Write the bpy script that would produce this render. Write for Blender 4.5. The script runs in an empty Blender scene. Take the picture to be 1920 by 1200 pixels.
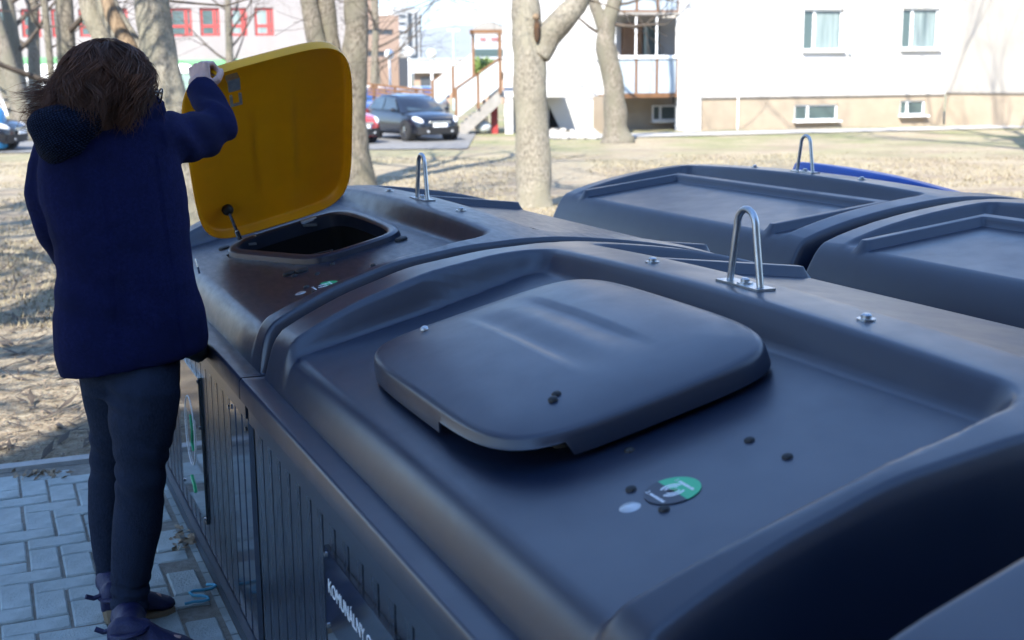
import bpy, bmesh, math, random
from mathutils import Vector, Matrix, noise
import numpy as np

scene = bpy.context.scene
COL = scene.collection
R = math.radians
rng = random.Random(7)

# ------------------------------------------------------------------ camera
FPX, PITCH, ROLL, CAMH = 2359.5, .1929, -.009, 1.5721       # focal length in photo pixels, tilt, roll, eye height
cp, sp, cr, sr = math.cos(PITCH), math.sin(PITCH), math.cos(ROLL), math.sin(ROLL)
CF = Vector((0, cp, -sp)); _U = Vector((0, sp, cp)); _R = Vector((1, 0, 0))
CR = _R * cr + _U * sr; CU = -_R * sr + _U * cr
EYE = Vector((0, 0, CAMH))
cam_d = bpy.data.cameras.new('camera'); cam = bpy.data.objects.new('camera', cam_d); COL.objects.link(cam)
m = Matrix((CR, CU, -CF)).transposed().to_4x4(); m.translation = EYE
cam.matrix_world = m
cam_d.sensor_width = 36; cam_d.lens = 36 * FPX / 1920
cam_d.clip_start = .05; cam_d.clip_end = 9000
cam_d.dof.use_dof = True; cam_d.dof.focus_distance = 3.3; cam_d.dof.aperture_fstop = 5.0
scene.camera = cam

# ------------------------------------------------------------------ sky, sun, exposure
SUN_EL, SUN_AZ = R(40), R(16.5)         # shadows run away from the camera, SUN_AZ to the right of straight ahead
w = bpy.data.worlds.new('World'); scene.world = w; w.use_nodes = True
nt = w.node_tree; bg = nt.nodes['Background']
sky = nt.nodes.new('ShaderNodeTexSky'); sky.sky_type = 'NISHITA'; sky.sun_disc = False
sky.sun_elevation = SUN_EL; sky.sun_rotation = math.pi + SUN_AZ
sky.altitude = 400; sky.air_density = 1.0; sky.dust_density = 0.1; sky.ozone_density = 5
tint = nt.nodes.new('ShaderNodeMix'); tint.data_type = 'RGBA'; tint.blend_type = 'MULTIPLY'; tint.inputs[0].default_value = 1
tint.inputs[7].default_value = (.84, 1.04, 1.14, 1)          # clear cold spring sky, a little bluer than the model's
nt.links.new(sky.outputs[0], tint.inputs[6]); nt.links.new(tint.outputs[2], bg.inputs[0]); bg.inputs[1].default_value = .15
sun_d = bpy.data.lights.new('sun', 'SUN'); sun_d.energy = 5.0; sun_d.angle = R(.5); sun_d.color = (1, .945, .855)
sun = bpy.data.objects.new('sun', sun_d); COL.objects.link(sun)
_sd = Vector((math.sin(SUN_AZ) * math.cos(SUN_EL), math.cos(SUN_AZ) * math.cos(SUN_EL), -math.sin(SUN_EL)))
sun.rotation_euler = _sd.to_track_quat('-Z', 'Y').to_euler()
scene.view_settings.view_transform = 'Standard'; scene.view_settings.look = 'None'
scene.view_settings.gamma = 1; scene.view_settings.exposure = 1.7
scene.view_settings.use_curve_mapping = False
scene.render.engine = 'CYCLES'
scene.cycles.max_bounces = 6; scene.cycles.use_denoising = True

# ------------------------------------------------------------------ placing helpers
def ray(px, py): return CF + CR * ((px - 960) / FPX) - CU * ((py - 600) / FPX)
def at(px, py, d):
    r = ray(px, py); return EYE + r * (d / r.y)
def project(p):
    q = Vector(p) - EYE; z = q.dot(CF)
    return (960 + FPX * q.dot(CR) / z, 600 - FPX * q.dot(CU) / z, z)
def sstep(a, b, x):
    t = min(1, max(0, (x - a) / (b - a))); return t * t * (3 - 2 * t)
def gz(x, y): return -.02 - .45 * sstep(8, 26, y)
def gnd(px, py):
    z = 0.
    for _ in range(60):
        r = ray(px, py); p = EYE + r * ((z - CAMH) / r.z); z = .5 * z + .5 * gz(p.x, p.y)
    return Vector((p.x, p.y, gz(p.x, p.y)))

# ------------------------------------------------------------------ mesh helpers
class MB:
    def __init__(s): s.v = []; s.f = []; s.m = []; s.cur = 0
    def add(s, vs, fs):
        o = len(s.v); s.v.extend([tuple(v) for v in vs]); s.f.extend([tuple(i + o for i in f) for f in fs]); s.m.extend([s.cur] * len(fs))
        return s
    def box(s, x0, x1, y0, y1, z0, z1, M=None):
        vs = [Vector((x, y, z)) for z in (z0, z1) for y in (y0, y1) for x in (x0, x1)]
        if M is not None: vs = [M @ v for v in vs]
        return s.add(vs, [(0, 2, 3, 1), (4, 5, 7, 6), (0, 1, 5, 4), (2, 6, 7, 3), (0, 4, 6, 2), (1, 3, 7, 5)])
    def bar(s, a, b, w, h=None, up=Vector((0, 0, 1))):
        a = Vector(a); b = Vector(b); h = h or w; d = (b - a); L = d.length; d.normalize()
        x = d.cross(up)
        if x.length < 1e-4: x = d.cross(Vector((1, 0, 0)))
        x.normalize(); y = x.cross(d)
        M = Matrix((x, d, y)).transposed().to_4x4(); M.translation = a
        return s.box(-w / 2, w / 2, 0, L, -h / 2, h / 2, M)
    def tube(s, pts, rad, n=8, caps=True, flat=1.0, jit=None):
        pts = [Vector(p) for p in pts]
        if not isinstance(rad, (list, tuple)): rad = [rad] * len(pts)
        vs = []; fs = []; prev = None
        for i, p in enumerate(pts):
            d = (pts[min(i + 1, len(pts) - 1)] - pts[max(i - 1, 0)])
            if d.length < 1e-9: d = Vector((0, 0, 1))
            d.normalize()
            if prev is None:
                x = d.orthogonal().normalized()
            else:
                x = (prev - d * prev.dot(d)); x = x.normalized() if x.length > 1e-6 else d.orthogonal().normalized()
            prev = x; y = d.cross(x)
            for k in range(n):
                a = 2 * math.pi * k / n; rr = rad[i] * (jit(i, a) if jit else 1)
                vs.append(p + (x * math.cos(a) + y * math.sin(a) * flat) * rr)
        for i in range(len(pts) - 1):
            for k in range(n):
                k2 = (k + 1) % n
                fs.append((i * n + k, i * n + k2, (i + 1) * n + k2, (i + 1) * n + k))
        if caps:
            fs.append(tuple(reversed(range(n)))); fs.append(tuple(range((len(pts) - 1) * n, len(pts) * n)))
        return s.add(vs, fs)
    def loft(s, rings, caps=True, closed=True):
        n = len(rings[0]); vs = [v for r in rings for v in r]; fs = []
        for i in range(len(rings) - 1):
            for k in range(n if closed else n - 1):
                k2 = (k + 1) % n
                fs.append((i * n + k, i * n + k2, (i + 1) * n + k2, (i + 1) * n + k))
        if caps:
            fs.append(tuple(reversed(range(n)))); fs.append(tuple(range((len(rings) - 1) * n, len(rings) * n)))
        return s.add(vs, fs)
    def cyl(s, c, r, h, n=16, axis=Vector((0, 0, 1)), r2=None):
        c = Vector(c); axis = Vector(axis).normalized()
        return s.tube([c, c + axis * h], [r, r if r2 is None else r2], n)
    def ball(s, c, r, nu=16, nv=10, M=None):
        c = Vector(c); r = Vector(r) if not isinstance(r, (int, float)) else Vector((r, r, r)); vs = []; fs = []
        for j in range(nv + 1):
            ph = math.pi * j / nv
            for i in range(nu):
                th = 2 * math.pi * i / nu
                v = Vector((r.x * math.sin(ph) * math.cos(th), r.y * math.sin(ph) * math.sin(th), r.z * math.cos(ph)))
                if M is not None: v = M @ v
                vs.append(c + v)
        for j in range(nv):
            for i in range(nu):
                i2 = (i + 1) % nu; fs.append((j * nu + i, (j + 1) * nu + i, (j + 1) * nu + i2, j * nu + i2))
        return s.add(vs, fs)
    def mesh(s, name, smooth=False, autos=None):
        me = bpy.data.meshes.new(name); me.from_pydata(s.v, [], s.f); me.validate(); me.update()
        if len(set(s.m)) > 1 or s.cur:
            if len(me.polygons) == len(s.m): me.polygons.foreach_set('material_index', s.m)
        bm = bmesh.new(); bm.from_mesh(me); bmesh.ops.recalc_face_normals(bm, faces=bm.faces); bm.to_mesh(me); bm.free()
        if smooth: smooth_by_angle(me, autos)
        return me
def smooth_by_angle(me, ang=None):
    me.polygons.foreach_set('use_smooth', [True] * len(me.polygons))
    if ang:
        me.set_sharp_from_angle(angle=R(ang))
def obj(name, me, mats=None, parent=None, kind=None, label=None):
    if isinstance(me, MB): me = me.mesh(name)
    o = bpy.data.objects.new(name, me); COL.objects.link(o)
    if mats is not None and not me.materials:
        for mm in (mats if isinstance(mats, (list, tuple)) else [mats]): me.materials.append(mm)
    if parent is not None: o.parent = parent
    if kind: o['kind'] = kind
    if label: o['label'] = label
    return o
def tag(o, label=None, cat=None, group=None, kind=None):
    if label: o['label'] = label
    if cat: o['category'] = cat
    if group: o['group'] = group
    if kind: o['kind'] = kind
    return o
def thing(name, label, cat, loc=(0, 0, 0), rz=0, group=None):
    o = bpy.data.objects.new(name, None); COL.objects.link(o); o.location = loc; o.rotation_euler = (0, 0, rz)
    o.empty_display_size = .2
    return tag(o, label, cat, group)
def copy_tree(o, parent=None):
    c = o.copy(); COL.objects.link(c); c.parent = parent
    for ch in list(o.children): copy_tree(ch, c)
    return c
def remesh(mb, voxel, smooth=3, name='m'):
    me = mb.mesh(name); o = bpy.data.objects.new('tmp', me); COL.objects.link(o)
    md = o.modifiers.new('r', 'REMESH'); md.mode = 'VOXEL'; md.voxel_size = voxel
    if smooth:
        s_ = o.modifiers.new('s', 'SMOOTH'); s_.iterations = smooth; s_.factor = .5
    dg = bpy.context.evaluated_depsgraph_get(); dg.update()
    ev = o.evaluated_get(dg); out = bpy.data.meshes.new_from_object(ev)
    bpy.data.objects.remove(o); out.name = name
    out.polygons.foreach_set('use_smooth', [True] * len(out.polygons))
    return out
def displace(me, fn):
    for v in me.vertices:
        v.co = v.co + v.normal * fn(v.co)
    me.update()
def text_mesh(s, size, extrude=.0006):
    cu = bpy.data.curves.new('t', 'FONT'); cu.body = s; cu.size = size; cu.extrude = extrude; cu.resolution_u = 3
    o = bpy.data.objects.new('t', cu); COL.objects.link(o)
    dg = bpy.context.evaluated_depsgraph_get(); dg.update()
    me = bpy.data.meshes.new_from_object(o.evaluated_get(dg)); bpy.data.objects.remove(o)
    return me

# ------------------------------------------------------------------ materials
def N(t, ty, **kw):
    n = t.nodes.new(ty)
    for k, v in kw.items(): setattr(n, k, v)
    return n
def pbr(name, c, rough=.6, c2=None, scale=8., metal=0., bump=0., bscale=40., spec=.5, stretch=(1, 1, 1), rvar=0., contrast=(.35, .65), detail=6, c3=None, s3=2., sheen=0., trans=0., alpha=None, coat=0., bdist=.02, crough=.05):
    mt = bpy.data.materials.new(name); mt.use_nodes = True; t = mt.node_tree; b = t.nodes['Principled BSDF']
    b.inputs['Base Color'].default_value = (*c, 1); b.inputs['Roughness'].default_value = rough; b.inputs['Metallic'].default_value = metal
    b.inputs['Specular IOR Level'].default_value = spec
    if sheen: b.inputs['Sheen Weight'].default_value = sheen
    if trans: b.inputs['Transmission Weight'].default_value = trans
    if coat: b.inputs['Coat Weight'].default_value = coat; b.inputs['Coat Roughness'].default_value = crough
    tc = N(t, 'ShaderNodeTexCoord'); mp = N(t, 'ShaderNodeMapping'); mp.inputs['Scale'].default_value = stretch
    t.links.new(tc.outputs['Object'], mp.inputs[0])
    def nz(sc, d=detail):
        n = N(t, 'ShaderNodeTexNoise'); n.inputs['Scale'].default_value = sc; n.inputs['Detail'].default_value = d
        n.inputs['Roughness'].default_value = .62; t.links.new(mp.outputs[0], n.inputs['Vector']); return n
    if c2 is not None:
        n = nz(scale); r = N(t, 'ShaderNodeValToRGB'); r.color_ramp.elements[0].position = contrast[0]; r.color_ramp.elements[1].position = contrast[1]
        r.color_ramp.elements[0].color = (*c, 1); r.color_ramp.elements[1].color = (*c2, 1)
        t.links.new(n.outputs[0], r.inputs[0]); out = r.outputs[0]
        if c3 is not None:
            n3 = nz(s3, 4); r3 = N(t, 'ShaderNodeValToRGB'); r3.color_ramp.elements[0].position = .45; r3.color_ramp.elements[1].position = .62
            t.links.new(n3.outputs[0], r3.inputs[0]); mx = N(t, 'ShaderNodeMix', data_type='RGBA')
            t.links.new(r3.outputs[0], mx.inputs[0]); t.links.new(out, mx.inputs[6]); mx.inputs[7].default_value = (*c3, 1); out = mx.outputs[2]
        t.links.new(out, b.inputs['Base Color'])
    if rvar:
        n = nz(scale * 1.7); mr = N(t, 'ShaderNodeMapRange'); mr.inputs[3].default_value = rough - rvar; mr.inputs[4].default_value = rough + rvar
        mr.inputs[1].default_value = .3; mr.inputs[2].default_value = .7
        t.links.new(n.outputs[0], mr.inputs[0]); t.links.new(mr.outputs[0], b.inputs['Roughness'])
    if bump:
        n = nz(bscale, 8); bp = N(t, 'ShaderNodeBump'); bp.inputs['Strength'].default_value = bump; bp.inputs['Distance'].default_value = bdist
        t.links.new(n.outputs[0], bp.inputs['Height']); t.links.new(bp.outputs[0], b.inputs['Normal'])
    return mt
M = {}
M['shell'] = pbr('dark_plastic', (.0055, .0115, .030), .34, (.008, .0145, .034), 5, bump=.05, bscale=420, bdist=.0008, rvar=.04, spec=.75, c3=(.011, .017, .036), s3=2.2)
M['shell_dusty'] = pbr('dark_plastic_dusty', (.0055, .0112, .028), .35, (.018, .020, .027), 9, bump=.05, bscale=420, bdist=.0008, rvar=.06, spec=.75, stretch=(1, 3, 1), contrast=(.54, .85))
M['lid_dark'] = pbr('dark_lid_plastic', (.006, .012, .031), .34, (.009, .0155, .036), 6, bump=.05, bscale=420, bdist=.0008, rvar=.04, spec=.75)
M['yellow'] = pbr('yellow_plastic', (.93, .45, .003), .40, (.88, .42, .003), 5, bump=.05, bscale=400, bdist=.001, c3=(.84, .40, .005), s3=6, rvar=.05)
_t = M['yellow'].node_tree; _b = _t.nodes['Principled BSDF']; _tr = N(_t, 'ShaderNodeBsdfTranslucent'); _tr.inputs[0].default_value = (1, .6, .01, 1)     # thin moulded plastic lets some daylight through
_mx = N(_t, 'ShaderNodeMixShader'); _mx.inputs[0].default_value = .2; _t.links.new(_b.outputs[0], _mx.inputs[1]); _t.links.new(_tr.outputs[0], _mx.inputs[2]); _t.links.new(_mx.outputs[0], _t.nodes['Material Output'].inputs[0])
M['blue_lid'] = pbr('blue_plastic', (.012, .07, .33), .38, (.014, .08, .35), 5, bump=.04, bscale=260)
M['board'] = pbr('board_metal', (.014, .021, .036), .28, (.02, .028, .044), 10, bump=.05, bscale=160, stretch=(1, 1, .1), rvar=.06, spec=.7)
M['frame'] = pbr('frame_metal', (.014, .022, .040), .28, (.02, .029, .048), 14, bump=.03, bscale=150, spec=.7)
M['black'] = pbr('black_rubber', (.012, .012, .013), .6)
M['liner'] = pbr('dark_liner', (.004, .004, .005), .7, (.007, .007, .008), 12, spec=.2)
M['zinc'] = pbr('galvanised_steel', (.42, .44, .46), .34, (.5, .52, .54), 40, metal=1., rvar=.08)
M['steel'] = pbr('bright_steel', (.6, .61, .62), .2, metal=1.)
M['plate_metal'] = pbr('brushed_plate', (.56, .57, .58), .32, (.42, .43, .44), 40, metal=.55)
M['white_print'] = pbr('white_print', (.8, .8, .8), .5)
M['green_print'] = pbr('green_print', (.02, .42, .17), .4)
M['dark_print'] = pbr('dark_print', (.02, .022, .035), .4)
M['sign'] = pbr('sign_sheet', (.03, .036, .045), .04, spec=1.0, coat=1.)
M['sign_band'] = pbr('sign_band', (.022, .03, .05), .1, spec=.8)
M['coat'] = pbr('wool_coat', (.0048, .0068, .040), .95, (.009, .0115, .060), 110, bump=.45, bscale=420, spec=.12, c3=(.0048, .0066, .036), s3=7)
M['jeans'] = pbr('denim', (.010, .015, .031), .9, (.021, .029, .053), 190, bump=.35, bscale=500, spec=.15, c3=(.018, .026, .05), s3=9, stretch=(1, 1, .5))
M['boot'] = pbr('boot_leather', (.006, .007, .048), .5, (.010, .011, .066), 30, bump=.3, bscale=160)
M['sole'] = pbr('boot_sole', (.22, .16, .10), .7)
M['skin'] = pbr('skin', (.56, .36, .29), .5, (.50, .29, .23), 30, bump=.1, bscale=250)
M['hair'] = pbr('brown_hair', (.050, .019, .010), .5, (.135, .055, .029), 30, stretch=(1, 1, .35), spec=.3, contrast=(.3, .7))
M['glass_frame'] = pbr('spectacle_frame', (.02, .012, .01), .3)
M['lens'] = pbr('spectacle_lens', (.9, .92, .95), .03, trans=.9)
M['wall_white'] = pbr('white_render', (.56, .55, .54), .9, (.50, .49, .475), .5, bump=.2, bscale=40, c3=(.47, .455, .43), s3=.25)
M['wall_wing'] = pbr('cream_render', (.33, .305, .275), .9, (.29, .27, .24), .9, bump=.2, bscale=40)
M['plinth'] = pbr('beige_plinth', (.33, .27, .20), .9, (.29, .235, .175), 1.5, bump=.2, bscale=50)
M['pvc'] = pbr('white_pvc', (.8, .8, .8), .35)
M['pane'] = pbr('window_glass', (.06, .09, .09), .06, spec=.8)
M['curtain'] = pbr('curtain', (.14, .19, .19), .9, (.24, .29, .29), 9, stretch=(1, 1, .06))
M['wood'] = pbr('brown_wood', (.17, .08, .03), .6, (.12, .055, .02), 12, stretch=(1, 1, .2))
M['panel'] = pbr('frosted_panel', (.33, .38, .42), .3, (.29, .34, .38), 3)
M['stairpanel'] = pbr('white_panel', (.42, .45, .46), .4)
M['concrete'] = pbr('concrete', (.27, .25, .23), .9, (.21, .2, .18), 5, bump=.3, bscale=40)
M['pink'] = pbr('pinkish_render', (.27, .25, .245), .9, (.24, .22, .215), .5)
M['redframe'] = pbr('red_window_frame', (.36, .04, .035), .5)
M['shop_green'] = pbr('green_fascia', (.12, .34, .14), .5)
M['shop_pale'] = pbr('pale_shopfront', (.2, .28, .24), .3)
M['brick'] = pbr('brown_brick', (.34, .235, .175), .9, (.29, .2, .145), 4)
M['strip'] = pbr('strip_window', (.05, .055, .065), .1)
M['red'] = pbr('red_paint', (.26, .022, .022), .5)
M['asphalt'] = pbr('asphalt', (.15, .148, .145), .9, (.19, .186, .18), 12, bump=.3, bscale=120)
M['path'] = pbr('path_concrete', (.42, .40, .37), .9, (.36, .34, .31), 3, bump=.2, bscale=60)
M['paver'] = pbr('paving_block', (.36, .40, .38), .85, (.50, .55, .53), 9, bump=.6, bscale=130, c3=(.30, .335, .32), s3=3, detail=8)
M['kerb'] = pbr('kerb_stone', (.34, .33, .31), .9, (.42, .41, .39), 8, bump=.4, bscale=100)
M['sand'] = pbr('joint_sand', (.30, .28, .24), .95, (.21, .19, .155), 40, bump=.6, bscale=200)
M['litter'] = pbr('dry_litter', (.36, .28, .19), .9, (.15, .10, .065), 60)
M['drygrass'] = pbr('dry_grass', (.36, .30, .20), .9, (.22, .19, .11), 3)
M['bark'] = pbr('grey_bark', (.12, .105, .08), .95, (.28, .245, .195), 24, bump=1.0, bscale=46, stretch=(1, 1, .5), c3=(.19, .175, .13), s3=3, contrast=(.38, .6), spec=.2, bdist=.05, detail=9)
M['bark_pale'] = pbr('pale_bark', (.20, .178, .14), .95, (.36, .33, .27), 34, bump=1.0, bscale=60, stretch=(1, 1, .6), contrast=(.38, .6), c3=(.30, .28, .215), s3=2.5, spec=.2, bdist=.04, detail=9)
M['twig'] = pbr('twig_bark', (.055, .042, .032), .9, (.09, .07, .052), 5)
M['rotten'] = pbr('rotten_wood', (.30, .22, .14), .9, (.15, .10, .06), 18, bump=.9, bscale=34, stretch=(1, 1, .2), bdist=.05)
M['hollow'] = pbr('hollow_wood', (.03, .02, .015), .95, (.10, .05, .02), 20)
M['leaf'] = pbr('green_leaf', (.10, .17, .03), .6, (.16, .22, .05), 4)
M['hill'] = pbr('far_hill', (.10, .115, .09), 1, (.15, .15, .12), .01)
M['car_black'] = pbr('black_car_paint', (.006, .008, .014), .22, coat=.6, spec=.5)
M['car_red'] = pbr('red_car_paint', (.42, .03, .03), .25, coat=1.)
M['car_blue'] = pbr('blue_car_paint', (.02, .06, .2), .25, coat=1.)
M['car_white'] = pbr('white_car_paint', (.75, .75, .75), .3, coat=1.)
M['car_silver'] = pbr('silver_car_paint', (.4, .42, .45), .3, metal=.6, coat=1.)
M['car_glass'] = pbr('car_glass', (.03, .045, .055), .04, spec=.9)
M['tyre'] = pbr('tyre', (.02, .02, .02), .8)
M['lamp_lens'] = pbr('headlight_lens', (.6, .62, .65), .1, spec=.8)
M['globe'] = pbr('white_globe', (.8, .8, .8), .3)
M['post'] = pbr('grey_post', (.35, .38, .4), .5)
M['cyanpost'] = pbr('pale_blue_post', (.35, .55, .6), .5)
M['bluebin'] = pbr('blue_container', (.02, .22, .45), .4)
M['maskblue'] = pbr('blue_cord', (.10, .42, .6), .7)

def ground_material():
    mt = bpy.data.materials.new('dry_lawn_soil'); mt.use_nodes = True; t = mt.node_tree; b = t.nodes['Principled BSDF']
    b.inputs['Roughness'].default_value = .95; b.inputs['Specular IOR Level'].default_value = .2
    tc = N(t, 'ShaderNodeTexCoord')
    def nz(sc, d, st=(1, 1, 1)):
        mp = N(t, 'ShaderNodeMapping'); mp.inputs['Scale'].default_value = st; t.links.new(tc.outputs['Object'], mp.inputs[0])
        n = N(t, 'ShaderNodeTexNoise'); n.inputs['Scale'].default_value = sc; n.inputs['Detail'].default_value = d; n.inputs['Roughness'].default_value = .68
        t.links.new(mp.outputs[0], n.inputs['Vector']); return n.outputs[0]
    def ramp(src, ps):
        r = N(t, 'ShaderNodeValToRGB'); e = r.color_ramp.elements
        e[0].position, e[0].color = ps[0][0], (*ps[0][1], 1); e[1].position, e[1].color = ps[-1][0], (*ps[-1][1], 1)
        for p, c in ps[1:-1]:
            q = e.new(p); q.color = (*c, 1)
        t.links.new(src, r.inputs[0]); return r.outputs[0]
    def mix(f, a, c):
        mx = N(t, 'ShaderNodeMix', data_type='RGBA'); t.links.new(f, mx.inputs[0]); t.links.new(a, mx.inputs[6]); t.links.new(c, mx.inputs[7]); return mx.outputs[2]
    fine = ramp(nz(34, 8), [(.3, (.085, .06, .04)), (.48, (.25, .195, .14)), (.7, (.46, .39, .30))])
    grass = ramp(nz(22, 8, (1, 1, 1)), [(.3, (.13, .10, .06)), (.5, (.355, .295, .205)), (.7, (.52, .455, .34))])
    big = ramp(nz(.55, 5), [(.36, (0, 0, 0)), (.55, (1, 1, 1))])
    c = mix(big, fine, grass)
    sep = N(t, 'ShaderNodeSeparateXYZ'); t.links.new(tc.outputs['Object'], sep.inputs[0])
    mr = N(t, 'ShaderNodeMapRange'); mr.inputs[1].default_value = 26; mr.inputs[2].default_value = 40; t.links.new(sep.outputs[1], mr.inputs[0])
    gm = N(t, 'ShaderNodeMath', operation='MULTIPLY'); t.links.new(mr.outputs[0], gm.inputs[0]); t.links.new(ramp(nz(.4, 4), [(.4, (0, 0, 0)), (.6, (1, 1, 1))]), gm.inputs[1])
    green = ramp(nz(9, 6), [(.3, (.12, .14, .055)), (.7, (.30, .30, .155))])
    c = mix(gm.outputs[0], c, green)
    t.links.new(c, b.inputs['Base Color'])
    bp = N(t, 'ShaderNodeBump'); bp.inputs['Strength'].default_value = .9; bp.inputs['Distance'].default_value = .04
    t.links.new(nz(26, 10), bp.inputs['Height']); t.links.new(bp.outputs[0], b.inputs['Normal'])
    return mt
M['ground'] = ground_material()

def knit_material():
    mt = pbr('knit_wool', (.020, .032, .085), .95, (.035, .055, .13), 60, spec=.1); t = mt.node_tree; b = t.nodes['Principled BSDF']
    tc = N(t, 'ShaderNodeTexCoord'); mp = N(t, 'ShaderNodeMapping'); mp.inputs['Rotation'].default_value = (0, R(28), 0); t.links.new(tc.outputs['Object'], mp.inputs[0])
    wv = N(t, 'ShaderNodeTexWave'); wv.bands_direction = 'X'; wv.inputs['Scale'].default_value = 42; wv.inputs['Distortion'].default_value = 5; wv.inputs['Detail'].default_value = 3; wv.inputs['Detail Scale'].default_value = 6
    t.links.new(mp.outputs[0], wv.inputs['Vector'])
    w2 = N(t, 'ShaderNodeTexWave'); w2.bands_direction = 'Z'; w2.inputs['Scale'].default_value = 60; w2.inputs['Distortion'].default_value = 6; w2.inputs['Detail'].default_value = 2
    t.links.new(mp.outputs[0], w2.inputs['Vector'])
    ml = N(t, 'ShaderNodeMath', operation='MULTIPLY'); t.links.new(wv.outputs[1], ml.inputs[0]); t.links.new(w2.outputs[1], ml.inputs[1])
    bp = N(t, 'ShaderNodeBump'); bp.inputs['Strength'].default_value = 1; bp.inputs['Distance'].default_value = .012
    t.links.new(ml.outputs[0], bp.inputs['Height']); t.links.new(bp.outputs[0], b.inputs['Normal'])
    r = N(t, 'ShaderNodeValToRGB'); r.color_ramp.elements[0].color = (.0015, .003, .010, 1); r.color_ramp.elements[1].color = (.026, .042, .10, 1)
    r.color_ramp.elements[1].position = .7
    t.links.new(ml.outputs[0], r.inputs[0]); t.links.new(r.outputs[0], b.inputs['Base Color'])
    return mt
M['knit'] = knit_material()

# ================================================================== THE SETTING
def axis_samples(core, lim):
    a = list(core); 
    while a[-1] < lim: a.append(a[-1] * 1.25 + 1)
    return a
ys = [-3000, -900, -300, -100, -40, -20, -10, -5]
ys += list(np.arange(-2, 34, .35)); y_ = 34.
while y_ < 6000: ys.append(y_); y_ = y_ * 1.2 + 1
xs_half = list(np.arange(0, 12, .4)); x_ = 12.
while x_ < 6000: xs_half.append(x_); x_ = x_ * 1.25 + .5
xs = [-x for x in reversed(xs_half[1:])] + xs_half
def ground_z(x, y):
    z = gz(x, y)
    if 5.4 < y < 60 and abs(x) < 40:
        k = sstep(5.4, 8, y) * (1 - sstep(24, 34, y)); z += k * (.035 * noise.noise(Vector((x * .6, y * .6, 3))) + .02 * noise.noise(Vector((x * 1.9, y * 1.9, 9))))
    return z
gv = [(x, y, ground_z(x, y)) for y in ys for x in xs]
nx = len(xs); gf = [(j * nx + i, j * nx + i + 1, (j + 1) * nx + i + 1, (j + 1) * nx + i) for j in range(len(ys) - 1) for i in range(nx - 1)]
g_ = MB(); g_.add(gv, gf); obj('ground', g_.mesh('ground', True), M['ground'], kind='structure')

AZ = .3973
H0 = Vector((.4699, 2.5554, 0))
BROT = AZ - math.pi / 2          # bins: local +x runs along the row towards the camera, local +y from the front to the back
BM = Matrix.Translation(H0) @ Matrix.Rotation(BROT, 4, 'Z')
def BW(x, y, z): return BM @ Vector((x, y, z))
BI = BM.inverted()
PITCHX = 2.0531

# paving: sand bed, kerb, blocks one by one
bed = MB(); bed.box(-3.17, 6, -6, 3.2, -.06, -.007, BM)
pav = obj('paving', bed, M['sand'], kind='structure')
def block_mesh(L, Wd, seed):
    g = .0045; c = .005; mb = MB(); rr = random.Random(seed)
    def ring(ins, z): return [Vector((ins, ins, z)), Vector((L - ins, ins, z)), Vector((L - ins, Wd - ins, z)), Vector((ins, Wd - ins, z))]
    mb.loft([ring(g, -.045), ring(g, -c), ring(g + c, 0)]); return mb.mesh('block', False)
bh = block_mesh(.2, .1, 1); bv = block_mesh(.1, .2, 2)
for me in (bh, bv): me.materials.append(M['paver'])
rest = MB(); cnt = 0
for i in range(-34, 52):
    for j in range(-52, -8):
        k = (i - j) % 4
        if k == 0: me, L, Wd = bh, .2, .1
        elif k == 3: me, L, Wd = bv, .1, .2
        else: continue
        x0, y0 = i * .1, j * .1 + .02
        if x0 < -3.16 or y0 + Wd > -.868 or x0 + L > 5: continue
        p = BW(x0 + L / 2, y0 + Wd / 2, 0)
        dz = rng.uniform(-.003, .002)
        u, v, z = project(p)
        if z > .5 and -60 < u < 480 and 800 < v < 1260:
            o = bpy.data.objects.new('block', me); COL.objects.link(o); o.parent = pav
            o.matrix_local = BM @ Matrix.Translation((x0, y0, dz)) @ Matrix.Rotation(rng.uniform(-.012, .012), 4, 'X') @ Matrix.Rotation(rng.uniform(-.008, .008), 4, 'Z'); cnt += 1
        elif z > -3:
            q = [v_.co for v_ in me.vertices]; T = BM @ Matrix.Translation((x0, y0, dz)); rest.add([T @ c for c in q], [tuple(pp.vertices) for pp in me.polygons])
obj('block', rest, M['paver'], pav, kind='stuff')
print('single paving blocks', cnt)
kb = MB()
for k in range(6):
    y0 = -.9 - k * 1.0
    kb = MB(); kb.box(-3.24, -3.172, y0 - .994, y0, -.08, .012, BM); obj('kerbstone', kb, M['kerb'], pav)
# half blocks / cut strip beside the bins
st = MB()
for k in range(60):
    x0 = -3.16 + k * .1
    st.box(x0 + .004, x0 + .096, -.866, -.846, -.04, -.004, BM)
obj('edge_strip', st, M['paver'], pav)

# road and paths far off
rd = MB(); 
def ground_poly(name, pix, mat, lift=.006, kind='structure'):
    pts = [gnd(*p) for p in pix]; pts = [Vector((p.x, p.y, p.z)) for p in pts]
    return pts
def strip(name, a, b, width, mat, lift=.02, n=30):
    mb = MB(); vs = []; fs = []; a = Vector(a); b = Vector(b); d = (b - a).normalized(); nrm = Vector((-d.y, d.x, 0))
    for i in range(n + 1):
        p = a.lerp(b, i / n)
        for s_ in (0, .25, .5, .75, 1):
            q = p + nrm * width * s_; vs.append((q.x, q.y, ground_z(q.x, q.y) + lift))
    for i in range(n):
        for k in range(4): fs.append((i * 5 + k, (i + 1) * 5 + k, (i + 1) * 5 + k + 1, i * 5 + k + 1))
    mb.add(vs, fs); return obj(name, mb.mesh(name, True), mat, kind='structure')
strip('road', (-70, 35.2, 0), (-1.2, 35.2, 0), 11, M['asphalt'], .03, 60)
pa = gnd(1040, 262); pb = gnd(1920, 241)
strip('path', pa, pb + (pb - pa) * .5, 2.4, M['path'], .03, 60)

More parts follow.
